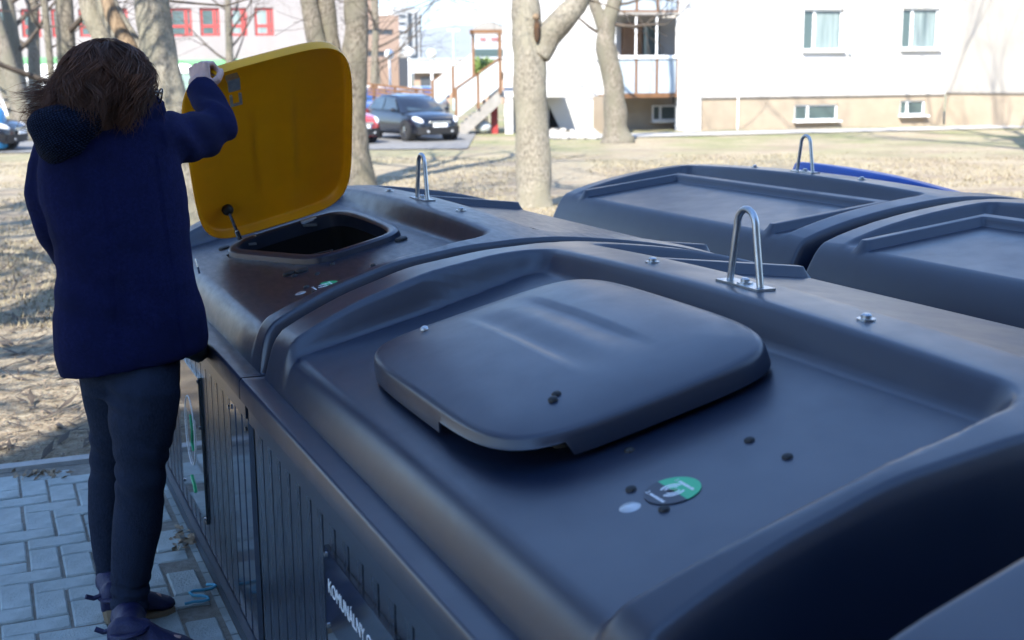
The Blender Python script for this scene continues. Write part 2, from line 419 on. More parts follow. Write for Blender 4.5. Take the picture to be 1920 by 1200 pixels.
# hills far behind
hb = MB(); vs = []; fs = []; n1 = 90
for j, (yy, hh) in enumerate(((2300, 0), (2600, .45), (3000, .9), (3300, 1), (3800, .6), (4500, 0))):
    for i in range(n1):
        x = -2200 + 4400 * i / (n1 - 1)
        h = (105 + 45 * noise.noise(Vector((x * .0016, 1.3, 0))) + 26 * noise.noise(Vector((x * .006, 7, 0)))) * hh * (1 + .2 * noise.noise(Vector((x * .004, yy * .004, 2))))
        vs.append((x, yy, h - 2))
for j in range(5):
    for i in range(n1 - 1): fs.append((j * n1 + i, j * n1 + i + 1, (j + 1) * n1 + i + 1, (j + 1) * n1 + i))
hb.add(vs, fs); obj('hills', hb.mesh('hills', True), M['hill'], kind='structure')

# ================================================================== BUILDINGS
class Facade:
    """a vertical wall plane between two ground points, seen from its outside"""
    def __init__(s, name, label, A, B, z0, cat='building'):
        s.A = Vector((A[0], A[1], z0)); B = Vector((B[0], B[1], z0)); d = B - s.A; s.L = d.length; s.u = d / s.L
        s.n = Vector((-s.u.y, s.u.x, 0)); s.z0 = z0
        s.root = thing(name, label, cat, s.A, math.atan2(s.u.y, s.u.x))
    def hit(s, px, py, off=0):
        r = ray(px, py); t = ((s.A + s.n * off) - EYE).dot(s.n) / r.dot(s.n); p = EYE + r * t - s.A
        return p.dot(s.u), p.z
    def rect(s, x0, y0, x1, y1, off=0):
        a = s.hit(x0, (y0 + y1) / 2, off)[0]; b = s.hit(x1, (y0 + y1) / 2, off)[0]; xm = (x0 + x1) / 2
        return a, b, s.hit(xm, y1, off)[1], s.hit(xm, y0, off)[1]
def wall_holes(mb, s0, s1, z0, z1, holes, depth=.22, y=0.):
    xs_ = sorted(set([s0, s1] + [h[0] for h in holes] + [h[1] for h in holes])); zs_ = sorted(set([z0, z1] + [h[2] for h in holes] + [h[3] for h in holes]))
    xs_ = [x for x in xs_ if s0 <= x <= s1]; zs_ = [z for z in zs_ if z0 <= z <= z1]
    for i in range(len(xs_) - 1):
        for k in range(len(zs_) - 1):
            cx, cz = (xs_[i] + xs_[i + 1]) / 2, (zs_[k] + zs_[k + 1]) / 2
            if any(h[0] < cx < h[1] and h[2] < cz < h[3] for h in holes): continue
            mb.add([(xs_[i], y, zs_[k]), (xs_[i + 1], y, zs_[k]), (xs_[i + 1], y, zs_[k + 1]), (xs_[i], y, zs_[k + 1])], [(0, 1, 2, 3)])
    for a, b, c, d in holes:
        e = y + depth
        mb.add([(a, y, c), (b, y, c), (b, y, d), (a, y, d), (a, e, c), (b, e, c), (b, e, d), (a, e, d)], [(0, 4, 5, 1), (1, 5, 6, 2), (2, 6, 7, 3), (3, 7, 4, 0)])
def window(root, r, y, fmat, split=(.28,), cross=None, curtain=None, fw=.07, sill=True):
    a, b, c, d = r
    f = MB(); f.box(a, b, y, y + .07, c, c + fw); f.box(a, b, y, y + .07, d - fw, d); f.box(a, a + fw, y, y + .07, c + fw, d - fw); f.box(b - fw, b, y, y + .07, c + fw, d - fw)
    for s_ in split:
        x = a + (b - a) * s_; f.box(x - fw * .7, x + fw * .7, y - .005, y + .065, c + fw, d - fw)
    if cross:
        z = c + (d - c) * cross; f.box(a + fw, b - fw, y - .008, y + .06, z - fw * .6, z + fw * .6)
    fo = obj('window', f, fmat, root)
    p = MB(); p.box(a + .02, b - .02, y + .035, y + .045, c + .02, d - .02); obj('pane', p, M['pane'], fo)
    if curtain:
        q = MB(); q.box(a + (b - a) * curtain[0], a + (b - a) * curtain[1], y + .028, y + .033, c + fw, d - fw * 1.2); obj('curtain', q, M['curtain'], fo)
    if sill:
        q = MB(); q.box(a - .06, b + .06, y - .32, y - .002, c - .06, c - .003); obj('sill', q, M['pvc'], fo)
    return fo

GZ = -.47
# --- white apartment block on the right
A_ = at(1268, 250, 45.5); B_ = at(1769, 235, 48.5)
fb = Facade('apartment_block', 'white rendered apartment block with beige plinth, glazed balcony and white framed windows', A_.xy, B_.xy, GZ)
wins = [fb.rect(1507, 17, 1582, 95), fb.rect(1692, 15, 1762, 92)]
bwins = [fb.rect(1491, 196, 1572, 226), fb.rect(1689, 188, 1736, 216)]
zp = fb.hit(1500, 179)[1]
print('plinth height', zp, 'window', wins[0])
HB = 13.5
wb = MB(); up = []
for r in wins:
    for k in range(0, 4):
        up.append((r[0], r[1], r[2] + 2.8 * k, r[3] + 2.8 * k))
wall_holes(wb, .9, fb.L, zp, HB, up, .25)
wb.box(.9, fb.L, .3, 11, 0, HB)                       # mass behind the facade
obj('wall', wb, M['wall_white'], fb.root)
pl = MB(); wall_holes(pl, .9, fb.L, -.4, zp - .02, bwins, .2, .05); obj('plinth', pl, M['plinth'], fb.root)
for r in up: window(fb.root, r, .14, M['pvc'], (.3,), None, (.34, .93))
for r in bwins: window(fb.root, r, .12, M['pvc'], (.32,), None, None, .06)
ed = MB(); ed.box(.88, fb.L + .01, -.02, .3, zp - .06, zp - .001); obj('drip_edge', ed, M['concrete'], fb.root)
s_, z_ = fb.hit(1381, 240); dpz = fb.hit(1381, 110)[1]
dp = MB(); dp.tube([(s_, -.08, -.1), (s_, -.08, HB)], .035, 8); obj('downpipe', dp, M['pvc'], fb.root)
s_, z_ = fb.hit(1592, 97); dp = MB(); dp.box(s_ - .06, s_ + .06, -.1, -.002, z_ - .1, z_ + .06); obj('vent_box', dp, M['post'], fb.root)
# buttress at the balcony's right
bt = MB()
s0, s1 = fb.hit(1268, 150)[0], fb.hit(1312, 150)[0]; zt = fb.hit(1290, 205)[1]
bt.add([(s0, -.15, HB), (s1, -.15, HB), (s1, .3, HB), (s0, .3, HB), (s0, -.15, zt), (s1, -.15, zt), (s1, .3, -.4), (s0 + .1, .3, -.4), (s0 + .35, -.2, -.4), (s1, -.2, -.4)],
       [(0, 1, 5, 4), (4, 5, 9, 8), (1, 2, 6, 9, 5), (0, 4, 8, 7, 3), (0, 3, 2, 1)])
obj('buttress', bt, M['wall_white'], fb.root)
# loggia bay to the left of the buttress
bx0, bx1 = fb.hit(1040, 150)[0], fb.hit(1268, 150)[0]
lw = MB(); a0, a1 = fb.hit(1152, 150)[0], bx1
zl = fb.hit(1200, 178)[1]; zg = fb.hit(1200, 172)[1]; zs_ = fb.hit(1200, 104)[1]; zr_ = fb.hit(1200, 110)[1]
lw.box(a0, a1 + 1, 1.6, 11, zl, HB)
obj('wall', lw, M['wall_white'], fb.root)
lp = MB(); lp.box(a0, a1 + .5, 1.5, 3, -.4, zl - .05); lp.box(a0 - .25, a0, .4, 1.5, -.4, zl - .05); obj('plinth', lp, M['plinth'], fb.root)
r_ = fb.rect(1222, 197, 1272, 226, 1.48); window(fb.root, r_, 1.42, M['pvc'], (.3,), None, None, .06)
H1 = 2.85
for fl in range(4):
    dz = fl * H1
    q = MB(); q.box(a0 - .05, a1 + .02, -.12, 1.55, zl + dz - .1, zl + dz); bal = obj('balcony', q, M['wood'] if fl == 0 else M['concrete'], fb.root)
    n_ = 3; wdt = (a1 - a0) / n_
    for k in range(n_):
        q = MB(); q.box(a0 + k * wdt + .05, a0 + (k + 1) * wdt - .05, -.09, -.06, zl + dz + .06, zr_ + dz); obj('balcony_panel', q, M['panel'], bal)
    q = MB()
    for k in range(n_ + 1): q.box(a0 + k * wdt - .04, a0 + k * wdt + .04, -.11, -.03, zl + dz, zr_ + dz)
    q.box(a0, a1, -.105, -.035, zl + dz, zl + dz + .06)
    obj('balcony_frame', q, M['wood'], bal)
    q = MB(); q.box(a0 - .03, a1 + .02, -.16, .1, zr_ + dz, zs_ + dz); obj('balcony_sill', q, M['pvc'], bal)
    zt_ = zl + H1 - .12 + dz
    for k in range(4): q = MB(); q.box(a0 + k * (a1 - a0) / 3 - .025, a0 + k * (a1 - a0) / 3 + .025, -.05, 0, zs_ + dz, zt_); obj('glazing_bar', q, M['pvc'], bal)
    q = MB(); q.box(a0 + (a1 - a0) * .35, a0 + (a1 - a0) * .66, 1.3, 1.55, zl + dz, zt_ - .2); obj('brown_screen', q, M['wood'], bal)
    q = MB(); q.box(a0 + (a1 - a0) * .7, a1 - .1, 1.35, 1.58, zl + dz + .7, zt_ - .3); obj('balcony_window', q, M['pane'], bal)
# wing at the right, turned a little
C_ = at(1925, 228, 46.0) ; fb2 = Facade('apartment_wing', 'cream rendered wing of the apartment block at the right edge, tree shadows on it', (B_.x + .02, B_.y), (C_.x + (C_.x - B_.x) * 1.2, C_.y + (C_.y - B_.y) * 1.2), GZ)
zp2 = fb2.hit(1840, 172)[1]
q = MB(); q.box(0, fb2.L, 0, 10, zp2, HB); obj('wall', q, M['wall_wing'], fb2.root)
q = MB(); q.box(0, fb2.L, .05, 10, -.4, zp2 - .02); obj('plinth', q, M['plinth'], fb2.root)
q = MB(); q.box(-.01, fb2.L, -.02, .3, zp2 - .06, zp2 - .003); obj('drip_edge', q, M['concrete'], fb2.root)

# --- stairs with white panels in front of the block
D_ = 44.
sr_ = thing('outside_staircase', 'outside staircase with white railing panels and brown timber posts, red board below', 'staircase', (at(860, 240, D_).x, D_, GZ))
def SL(px, py, d=D_): return at(px, py, d) - Vector(sr_.location)
q = MB()
a, b = SL(862, 238), SL(940, 172)
for k in range(10):
    x0 = a.x + (b.x - a.x) * k / 10; x1 = a.x + (b.x - a.x) * (k + 1) / 10; z1 = a.z + (b.z - a.z) * (k + 1) / 10
    q = MB(); q.box(x0, x1 + .03, .05, 1.4, z1 - .17, z1); obj('step', q, M['concrete'], sr_)
q = MB(); q.loft([[a + Vector((0, y, -.45)), b + Vector((0, y, -.38)), b + Vector((0, y, .12)), a + Vector((0, y, .02))] for y in (-.04, .04)]); obj('stringer', q, M['concrete'], sr_)
def railing(p0, p1, h0, y, nseg):
    fr = MB()
    for k in range(nseg):
        q0 = p0.lerp(p1, k / nseg); q1 = p0.lerp(p1, (k + 1) / nseg)
        q = MB(); q.loft([[Vector((q0.x + .05, yy, q0.z + .1)), Vector((q1.x - .05, yy, q1.z + .1)), Vector((q1.x - .05, yy, q1.z + h0)), Vector((q0.x + .05, yy, q0.z + h0))] for yy in (y - .015, y + .015)])
        obj('railing_panel', q, M['stairpanel'], sr_)
    for k in range(nseg + 1):
        q0 = p0.lerp(p1, k / nseg); q = MB(); q.box(q0.x - .045, q0.x + .045, y - .05, y + .05, q0.z - .1, q0.z + h0 + .05); obj('railing_post', q, M['wood'], sr_)
    q = MB(); q.bar(p0 + Vector((0, y, h0 + .05)), p1 + Vector((0, y, h0 + .05)), .1, .06); obj('handrail', q, M['wood'], sr_)
railing(SL(856, 226), SL(938, 170), 1.05, -.1, 2)
railing(SL(812, 205) + Vector((0, 1.5, 0)), SL(888, 152) + Vector((0, 1.5, 0)), .95, 0, 2)
q = MB(); t0, t1 = SL(938, 172), SL(938, 62); q.box(t0.x - .06, t0.x + .06, -.06, .06, -.0 + t0.z, t1.z); t2 = SL(883, 62)
obj('canopy_post', q, M['wood'], sr_); q = MB(); q.box(t2.x - .05, t2.x + .05, 2.4, 2.5, t0.z - .5, t1.z); obj('canopy_post', q, M['wood'], sr_)
q = MB(); q.box(t2.x, t1.x + .06, -.06, .06, t1.z, t1.z + .12); q.box(t2.x - .05, t2.x + .05, -.06, 2.5, t1.z + .005, t1.z + .115); obj('canopy_beam', q, M['wood'], sr_)
q = MB(); c0, c1 = SL(945, 170), SL(1060, 170); q.box(c0.x - .1, c1.x, .2, 3, t0.z - .2, t0.z); q.box(c0.x + .02, c0.x + .3, .25, 2.9, 0, t0.z - .21); obj('landing', q, M['wall_white'], sr_)
q = MB(); c0 = SL(925, 200); q.box(c0.x - .1, c0.x + .15, .5, .6, 0, c0.z + .3); obj('red_board', q, M['red'], sr_)
q = MB(); c0 = SL(905, 233); q.ball((c0.x, .4, .25), (.3, .25, .22), 10, 6); obj('white_sack', q, M['stairpanel'], sr_)
# second wall of the entrance (white, between the stair and the balcony)
ew = thing('entrance_wall', 'plain white entrance wall with dark underpass left of the glazed balcony', 'wall', (at(945, 200, 46).x, 46.3, GZ))
x1_ = at(1150, 200, 46).x - ew.location.x; zb_ = at(1050, 166, 46).z - GZ
xa_ = at(1030, 200, 46).x - ew.location.x; xb_ = at(1062, 200, 46).x - ew.location.x
q = MB(); wall_holes(q, 0, x1_, -.4, HB, [(xa_, xb_, -.4, zb_)], 1.5); obj('wall', q, M['wall_white'], ew)
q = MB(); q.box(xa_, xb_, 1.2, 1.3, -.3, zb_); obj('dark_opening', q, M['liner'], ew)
q = MB(); q.box(xa_, xb_, -.1, .1, zb_ - .12, zb_); q.bar((xa_ + .1, .1, zb_ - .1), (xb_, .1, .1), .12); obj('timber_lintel', q, M['wood'], ew)
q = MB(); q.add([(xb_ - .9, -.12, zb_), (xb_ + .6, -.12, zb_), (xb_ + .6, -.12, -.4), (xb_, -.12, -.4), (xb_ - .9, .2, zb_), (xb_ + .6, .2, zb_), (xb_ + .6, .2, -.4), (xb_, .2, -.4)], [(0, 1, 2, 3), (0, 3, 7, 4), (1, 5, 6, 2), (4, 7, 6, 5), (0, 4, 5, 1)]); obj('sloped_cheek', q, M['wall_white'], ew)

# --- pink building on the left with red windows
fl_ = Facade('school_building', 'pale pinkish building with red framed windows and a green shop band behind the left trees', at(-160, 100, 72).xy, at(655, 100, 74).xy, GZ)
LW = []
wr = [(318, 15, 360, 68), (375, 14, 412, 68), (431, 15, 463, 68), (477, 14, 513, 68), (262, 15, 300, 68), (205, 15, 240, 68), (148, 15, 185, 68), (96, 15, 130, 68), (40, 15, 76, 68), (-20, 15, 20, 68)]
base = [fl_.rect(*r) for r in wr]; zf = base[0][3] - base[0][2]
for r in base:
    for k in range(2): LW.append((r[0], r[1], base[0][2] + k * 3.4, base[0][3] + k * 3.4))
q = MB(); wall_holes(q, 0, fl_.L, 0, 11, LW, .3); q.box(0, fl_.L, .4, 2.6, 0, 11); obj('wall', q, M['pink'], fl_.root)
for i, r in enumerate(LW): window(fl_.root, r, .12, M['redframe'], (.72,), .36, (.08, .66) if i in (4, 6) else None, .13, False)
z0, z1 = fl_.hit(400, 122)[1], fl_.hit(400, 112)[1]; s0, s1 = fl_.hit(326, 120)[0], fl_.hit(470, 120)[0]
q = MB(); q.box(s0, s1, -.15, -.01, z0, z1); obj('green_band', q, M['shop_green'], fl_.root)
q = MB(); q.box(s0, s1, -.10, -.012, 0, z0 - .01); sf = obj('shop_front', q, M['shop_pale'], fl_.root)
e0 = fl_.rect(328, 119, 362, 138); q = MB(); q.ball(((e0[0] + e0[1]) / 2, -.13, (e0[2] + e0[3]) / 2), ((e0[1] - e0[0]) / 2, .06, (e0[3] - e0[2]) / 2), 18, 8); obj('oval_sign', q, M['pvc'], sf)
s0, s1 = fl_.hit(0, 120)[0], fl_.hit(110, 120)[0]; q = MB(); q.box(s0, s1, -.12, -.01, fl_.hit(40, 120)[1], fl_.hit(40, 108)[1]); obj('green_band', q, M['shop_green'], fl_.root)
q = MB(); q.box(s0, s1, -.10, -.012, 0, fl_.hit(40, 121)[1]); obj('shop_front', q, M['pvc'], fl_.root)

# --- brown office block, white tower, dark block, low white building, dome shop
fo_ = Facade('office_block', 'brown brick office block with dark strip windows behind the thin tree', at(640, 130, 104).xy, at(750, 130, 107).xy, GZ)
q = MB(); rr_ = [fo_.rect(682, 55, 738, 65), fo_.rect(682, 96, 738, 106), fo_.rect(682, 18, 712, 28)]
zt = fo_.hit(700, 28)[1]; wall_holes(q, 0, fo_.L, 0, zt, rr_[:2], .3); q.box(0, fo_.L, .35, 5, 0, zt - .01); q.box(0, fo_.hit(708, 20)[0], 1, 4.5, zt, zt + 1.5); obj('wall', q, M['brick'], fo_.root)
for r in rr_[:2]:
    n_ = 6
    for k in range(n_):
        q = MB(); a, b = r[0] + (r[1] - r[0]) * k / n_, r[0] + (r[1] - r[0]) * (k + 1) / n_
        q.box(a + .03, b - .03, .12, .2, r[2], r[3]); obj('window', q, M['strip'], fo_.root)
fw_ = Facade('tower_block', 'white tower block with dark vertical window strips behind the brown office block', at(738, 110, 140).xy, at(789, 110, 143).xy, GZ)
zt = fw_.hit(770, 14)[1]
q = MB(); q.box(0, fw_.L, 0, 14, 0, zt); obj('wall', q, M['wall_white'], fw_.root)
for a, b in ((765, 772), (778, 782), (787, 789)):
    s0, s1 = fw_.hit(a, 60)[0], fw_.hit(b, 60)[0]; q = MB(); q.box(s0, s1, -.06, -.003, 4, zt - .6); obj('window_strip', q, M['strip'], fw_.root)
for yy in (28, 42, 58):
    r = fw_.rect(748, yy, 760, yy + 4); q = MB(); q.box(r[0], r[1], -.06, -.003, r[2], r[3]); obj('window', q, M['strip'], fw_.root)
fd_ = Facade('dark_annex', 'dark glazed annex between the office block and the low white building', at(748, 140, 98).xy, at(768, 140, 98).xy, GZ)
zt = fd_.hit(758, 108)[1]; q = MB(); q.box(0, fd_.L, 0, 8, 0, zt); obj('wall', q, M['strip'], fd_.root)
q = MB(); q.box(-.05, fd_.L + .05, -.05, 8.1, zt, zt + .3); obj('roof', q, M['concrete'], fd_.root)
fv_ = Facade('low_hall', 'long low white hall with flat roof behind the parked cars', at(768, 140, 95).xy, at(985, 140, 90).xy, GZ)
zt = fv_.hit(850, 112)[1]; zb2 = fv_.hit(850, 136)[1]
q = MB(); q.box(0, fv_.L, 0, 15, zb2, zt); obj('fascia', q, M['wall_white'], fv_.root)
q = MB(); q.box(0, fv_.L, .6, 15, 0, zb2 - .01); obj('wall', q, M['brick'], fv_.root)
q = MB(); q.box(-.1, fv_.L, -.1, 15, zt, zt + .12); obj('roof', q, M['post'], fv_.root)
for k in range(6):
    q = MB(); s0 = fv_.L * (.06 + k * .15); q.box(s0, s0 + fv_.L * .1, .54, .595, .4, zb2 - .3); obj('window', q, M['strip'], fv_.root)
fs_ = Facade('domed_shop', 'grey shop building with rounded roof and red lettering panels beyond the staircase', at(884, 110, 125).xy, at(950, 110, 125).xy, GZ)
zt = fs_.hit(910, 66)[1]
q = MB(); q.box(0, fs_.L, 0, 12, 0, zt); obj('wall', q, M['post'], fs_.root)
q = MB(); q.loft([[Vector((fs_.L * (.5 - .5 * math.cos(math.pi * k / 12)), y, zt + 1.3 * math.sin(math.pi * k / 12))) for k in range(13)] for y in (0, 12)]); obj('roof', q, M['concrete'], fs_.root)
for a, b in ((900, 912), (921, 934)):
    r = fs_.rect(a, 69, b, 77); q = MB(); n_ = 4
    for k in range(n_): x0 = r[0] + (r[1] - r[0]) * k / n_; q.box(x0 + .02, x0 + (r[1] - r[0]) / n_ - .05, -.12, -.02, r[2], r[3] - (.08 if k % 2 else 0))
    obj('red_letters', q, M['red'], fs_.root)
r = fs_.rect(886, 92, 948, 105); q = MB(); q.box(r[0], r[1], -.08, -.005, r[2], r[3]); obj('shop_window', q, M['pane'], fs_.root)
# --- the block of flats behind the photographer whose shade lies over the bins
bk = thing('shading_block', 'block of flats behind the viewer that shades the containers', 'building', (-5.6, -6.2, 0), 0)
q = MB(); q.box(0, 40, -11, 0, -.3, 13.3)
obj('wall', q, M['wall_wing'], bk)

# ================================================================== STREET FURNITURE FAR OFF
def globe_lamp(px, ytop, ybase_d, label):
    p = at(px, ytop, ybase_d); zg_ = ground_z(p.x, p.y)
    t = thing('street_lamp', label, 'street lamp', (p.x, p.y, zg_), 0, 'globe street lamps by the car park')
    q = MB(); q.tube([(0, 0, 0), (0, 0, p.z - zg_ - .2)], [.07, .05], 8); obj('pole', q, M['pvc'], t)
    q = MB(); q.ball((0, 0, p.z - zg_), .24, 14, 8); obj('globe', q.mesh('globe', True), M['globe'], t)
globe_lamp(730, 102, 62, 'globe street lamp in front of the brown office block')
globe_lamp(767, 98, 60, 'globe street lamp in front of the dark annex')
globe_lamp(809, 101, 60, 'globe street lamp in front of the long low white hall')
p = at(850, 58, 75); zg_ = ground_z(p.x, p.y)
t = thing('light_mast', 'tall pale blue mast with paired lamps behind the staircase', 'street lamp', (p.x, p.y, zg_))
q = MB(); q.tube([(0, 0, 0), (0, 0, p.z - zg_)], [.09, .06], 8); obj('pole', q, M['cyanpost'], t)
q = MB(); q.box(-.35, -.05, -.1, .1, p.z - zg_, p.z - zg_ + .1); q.box(.05, .35, -.1, .1, p.z - zg_, p.z - zg_ + .1); obj('lamp_head', q, M['globe'], t)

# timber railing along the ramp
t = thing('timber_railing', 'brown timber railing of the ramp behind the black hatchback', 'railing', (at(690, 170, 47).x, 47, GZ))
o_ = t.location
for k, (xa, ya, xb, yb) in enumerate(((690, 158, 830, 172), (690, 164, 830, 180), (690, 170, 825, 188), (690, 176, 820, 194))):
    q = MB(); q.bar(at(xa, ya, 47) - o_, at(xb, yb, 46) - o_, .06, .09); obj('rail', q, M['wood'], t)
for px in (700, 740, 780, 820):
    f_ = (px - 690) / 140; a = at(px, 156 + 14 * f_, 47 - f_) - o_; q = MB(); q.box(a.x - .05, a.x + .05, a.y + .06, a.y + .16, 0, a.z); obj('railing_post', q, M['wood'], t)

# ================================================================== CARS
def ring_section(x, hw, zb, zt, crown=.03):
    half = [(.80, zb), (.97, zb + .08), (1.0, zb + (zt - zb) * .45), (.98, zb + (zt - zb) * .75), (.90, zt - .03), (.72, zt), (.36, zt + crown * .7), (0, zt + crown)]
    pts = [Vector((x, hw * a, z)) for a, z in half]
    return pts + [Vector((p.x, -p.y, p.z)) for p in reversed(pts[:-1])]
def make_car(label, paint, loc, rz, group=None, style='hatch', detail=True):
    t = thing('parked_car', label, 'car', loc, rz, group)
    low = [(-2.02, .60, .42, .78), (-1.95, .74, .30, .90), (-1.75, .82, .22, .97), (-1.2, .845, .19, .98), (0, .85, .19, .96), (.9, .845, .19, .94), (1.3, .84, .19, .90), (1.65, .80, .19, .83), (1.88, .72, .20, .74), (1.98, .60, .24, .66), (2.02, .48, .30, .58)]
    q = MB(); q.loft([ring_section(*s_) for s_ in low])
    obj('body', q.mesh('body', True, 40), paint, t)
    gh = [(1.12, .62, .93), (.85, .63, 1.10), (.5, .61, 1.31), (.2, .59, 1.43), (-.3, .60, 1.485), (-.9, .59, 1.48), (-1.45, .57, 1.40), (-1.75, .58, 1.20), (-1.93, .60, .95)]
    rings = []
    for x, hw, z in gh:
        hb_ = .80 if -1.6 < x < .9 else .76
        rings.append([Vector((x, hb_, .90)), Vector((x, hw + (hb_ - hw) * max(0, min(1, (1.43 - z) / .5)) * .5 + .03, max(.91, z - .08))), Vector((x, hw - .05, z)), Vector((x, 0, z + .015)), Vector((x, -hw + .05, z)), Vector((x, -hw - (hb_ - hw) * max(0, min(1, (1.43 - z) / .5)) * .5 - .03, max(.91, z - .08))), Vector((x, -hb_, .90))])
    q = MB(); q.loft(rings); obj('cabin', q.mesh('cabin', True, 35), paint, t)
    # glazing proud of the cabin
    def quad(name, pts, nrm):
        n_ = Vector(nrm).normalized(); q = MB(); P_ = [Vector(p) for p in pts]; q.loft([[p + n_ * .004 for p in P_], [p + n_ * .016 for p in P_]]); return obj(name, q, M['car_glass'], t)
    quad('windscreen', [(1.07, .60, .96), (1.07, -.60, .96), (.27, -.50, 1.40), (.27, .50, 1.40)], (.5, 0, .82))
    quad('rear_window', [(-1.90, -.52, 1.0), (-1.90, .52, 1.0), (-1.52, .48, 1.36), (-1.52, -.48, 1.36)], (-.8, 0, .5))
    for s_ in (1, -1):
        quad('side_window', [(.72, s_ * .795, .98), (-.35, s_ * .81, .98), (-.35, s_ * .665, 1.38), (.22, s_ * .655, 1.36)], (0, s_, .35))
        quad('side_window', [(-.43, s_ * .81, .98), (-1.45, s_ * .80, 1.0), (-1.35, s_ * .65, 1.32), (-.43, s_ * .665, 1.38)], (0, s_, .35))
        q = MB(); q.ball((1.78, s_ * .62, .68), (.24, .13, .09), 14, 8, Matrix.Rotation(-s_ * .45, 3, 'Z') @ Matrix.Rotation(.35, 3, 'Y')); obj('headlight', q.mesh('headlight', True), M['lamp_lens'], t)
        q = MB(); q.box(-1.93, -1.80, s_ * .62, s_ * .80, .68, .98); obj('tail_light', q, M['red'], t)
        q = MB(); q.ball((.68, s_ * .94, 1.0), (.07, .10, .07), 10, 6); q.box(.64, .70, min(s_ * .78, s_ * .9), max(s_ * .78, s_ * .9), .96, .99); obj('mirror', q.mesh('mirror', True), paint, t)
        for xw in (1.27, -1.24):
            q = MB(); prof = [(.20, -.09), (.29, -.10), (.315, -.07), (.32, 0), (.315, .07), (.29, .10), (.20, .09)]
            q.loft([[Vector((xw + r * math.cos(a), s_ * .77 + yy, .315 + r * math.sin(a))) for r, yy in prof] for a in [2 * math.pi * k / 20 for k in range(21)]], caps=False)
            wo = obj('wheel', q.mesh('wheel', True), M['tyre'], t)
            q = MB(); q.cyl((xw, s_ * .80, .315), .20, s_ * .035, 18, (0, 1, 0))
            for k in range(6):
                a = k * math.pi / 3; q.bar((xw, s_ * .845, .315), (xw + .19 * math.cos(a), s_ * .835, .315 + .19 * math.sin(a)), .05, .03, Vector((0, 1, 0)))
            obj('rim', q, M['steel'], wo)
            q = MB(); q.cyl((xw, s_ * .60, .33), .375, s_ * .247, 20, (0, 1, 0)); obj('wheel_arch', q, M['black'], t)
    q = MB(); q.loft([[Vector((x, y * k_, z)) for (x, y, z) in ((1.93, .70, .22), (2.05, .42, .24), (2.07, 0, .25), (2.05, -.42, .24), (1.93, -.70, .22))] for k_, z in ((1, .22),)] + [[Vector((x, y, .46)) for (x, y) in ((1.95, .71), (2.07, .43), (2.09, 0), (2.07, -.43), (1.95, -.71))]], caps=False); obj('bumper', q, M['black'], t)
    q = MB(); q.box(2.02, 2.075, -.36, .36, .585, .645); obj('grille', q, M['steel'], t)
    q = MB(); q.box(2.09, 2.105, -.26, .26, .46, .575); pl_ = obj('number_plate', q, M['pvc'], t)
    q = MB(); q.box(2.106, 2.108, .215, .255, .465, .57); obj('plate_band', q, M['car_blue'], pl_)
    for s_ in (1, -1):
        q = MB(); q.cyl((2.03, s_ * .40, .34), .045, .03, 10, (1, 0, 0)); obj('fog_light', q, M['lamp_lens'], t)
    return t
def car_at(label, paint, px, py, d_yaw, **k):
    p = gnd(px, py); p.z = ground_z(p.x, p.y) + .035; return make_car(label, paint, p, d_yaw, **k), p
car1, pc1 = car_at('black hatchback facing the viewer, parked left of the outside staircase', M['car_black'], 772, 262, R(-90 + 30))
car1.scale = (1, 1, .95)
car_at('red car half hidden behind the forked tree trunk', M['car_red'], 610, 268, R(-90 + 42))
car_at('black car cut off by the left edge of the picture', M['car_black'], -88, 284, R(-3))
far = [((722, 172, 58), 'car_blue', 'blue car beyond the timber railing, nearest to the thin tree', 80), ((768, 170, 60), 'car_silver', 'silver car beyond the timber railing under the globe lamps', 92), ((800, 170, 62), 'car_blue', 'blue car beyond the timber railing in front of the long low hall', 84), ((712, 152, 70), 'car_white', 'white car parked in front of the brown office block', 5)]
for (px, py, d), c, lb, yw in far:
    p = at(px, py, d); make_car(lb, M[c], (p.x, p.y, ground_z(p.x, p.y) + .02), R(yw), 'cars in the far car park')
# blue container at the left edge
p = at(-16, 222, 36); t = thing('blue_container', 'bright blue rounded container at the left edge above the black car', 'container', (p.x, p.y, ground_z(p.x, p.y)))
q = MB(); q.loft([[Vector((.36 * k_ * math.copysign(abs(math.cos(a)) ** .6, math.cos(a)), .36 * k_ * math.copysign(abs(math.sin(a)) ** .6, math.sin(a)), z)) for a in [2 * math.pi * i / 20 for i in range(20)]] for k_, z in ((.8, .1), (.95, .15), (1, .9), (.9, 1.15), (.5, 1.3))]); obj('body', q.mesh('body', True), M['bluebin'], t)
q = MB(); q.box(-.15, .15, -.38, -.33, .85, 1.0); obj('slot', q, M['black'], t)

# ================================================================== TREES
def limb(mb, p, d, L, r, depth, rr, up=.12, nchild=4, twist=.35, spread=.75):
    n = 5 if depth > 0 else 3; pts = [p]; rad = [r]; cur = p.copy(); dd = d.normalized(); kids = []
    for i in range(n):
        dd = (dd + Vector((rr.gauss(0, twist), rr.gauss(0, twist), rr.gauss(0, twist) + up)) * .33).normalized()
        cur = cur + dd * (L / n); pts.append(cur.copy()); f = (i + 1) / n; rad.append(max(.0035, r * (1 - .72 * f))); kids.append((cur.copy(), dd.copy(), rad[-1]))
    mb.tube(pts, rad, 6 if r > .03 else (4 if r > .012 else 3), caps=False)
    if depth > 0:
        for k in range(nchild):
            c, dr, rc = kids[rr.randrange(1, n)] if k else kids[-1]
            ax = dr.orthogonal().normalized(); ax.rotate(Matrix.Rotation(rr.uniform(0, 6.28), 3, dr))
            nd = (dr + ax * rr.uniform(.5, 1.0) * spread * 1.2).normalized()
            limb(mb, c, nd, L * rr.uniform(.5, .75), min(rc, r * .55) * .9, depth - 1, rr, up, nchild, twist, spread)
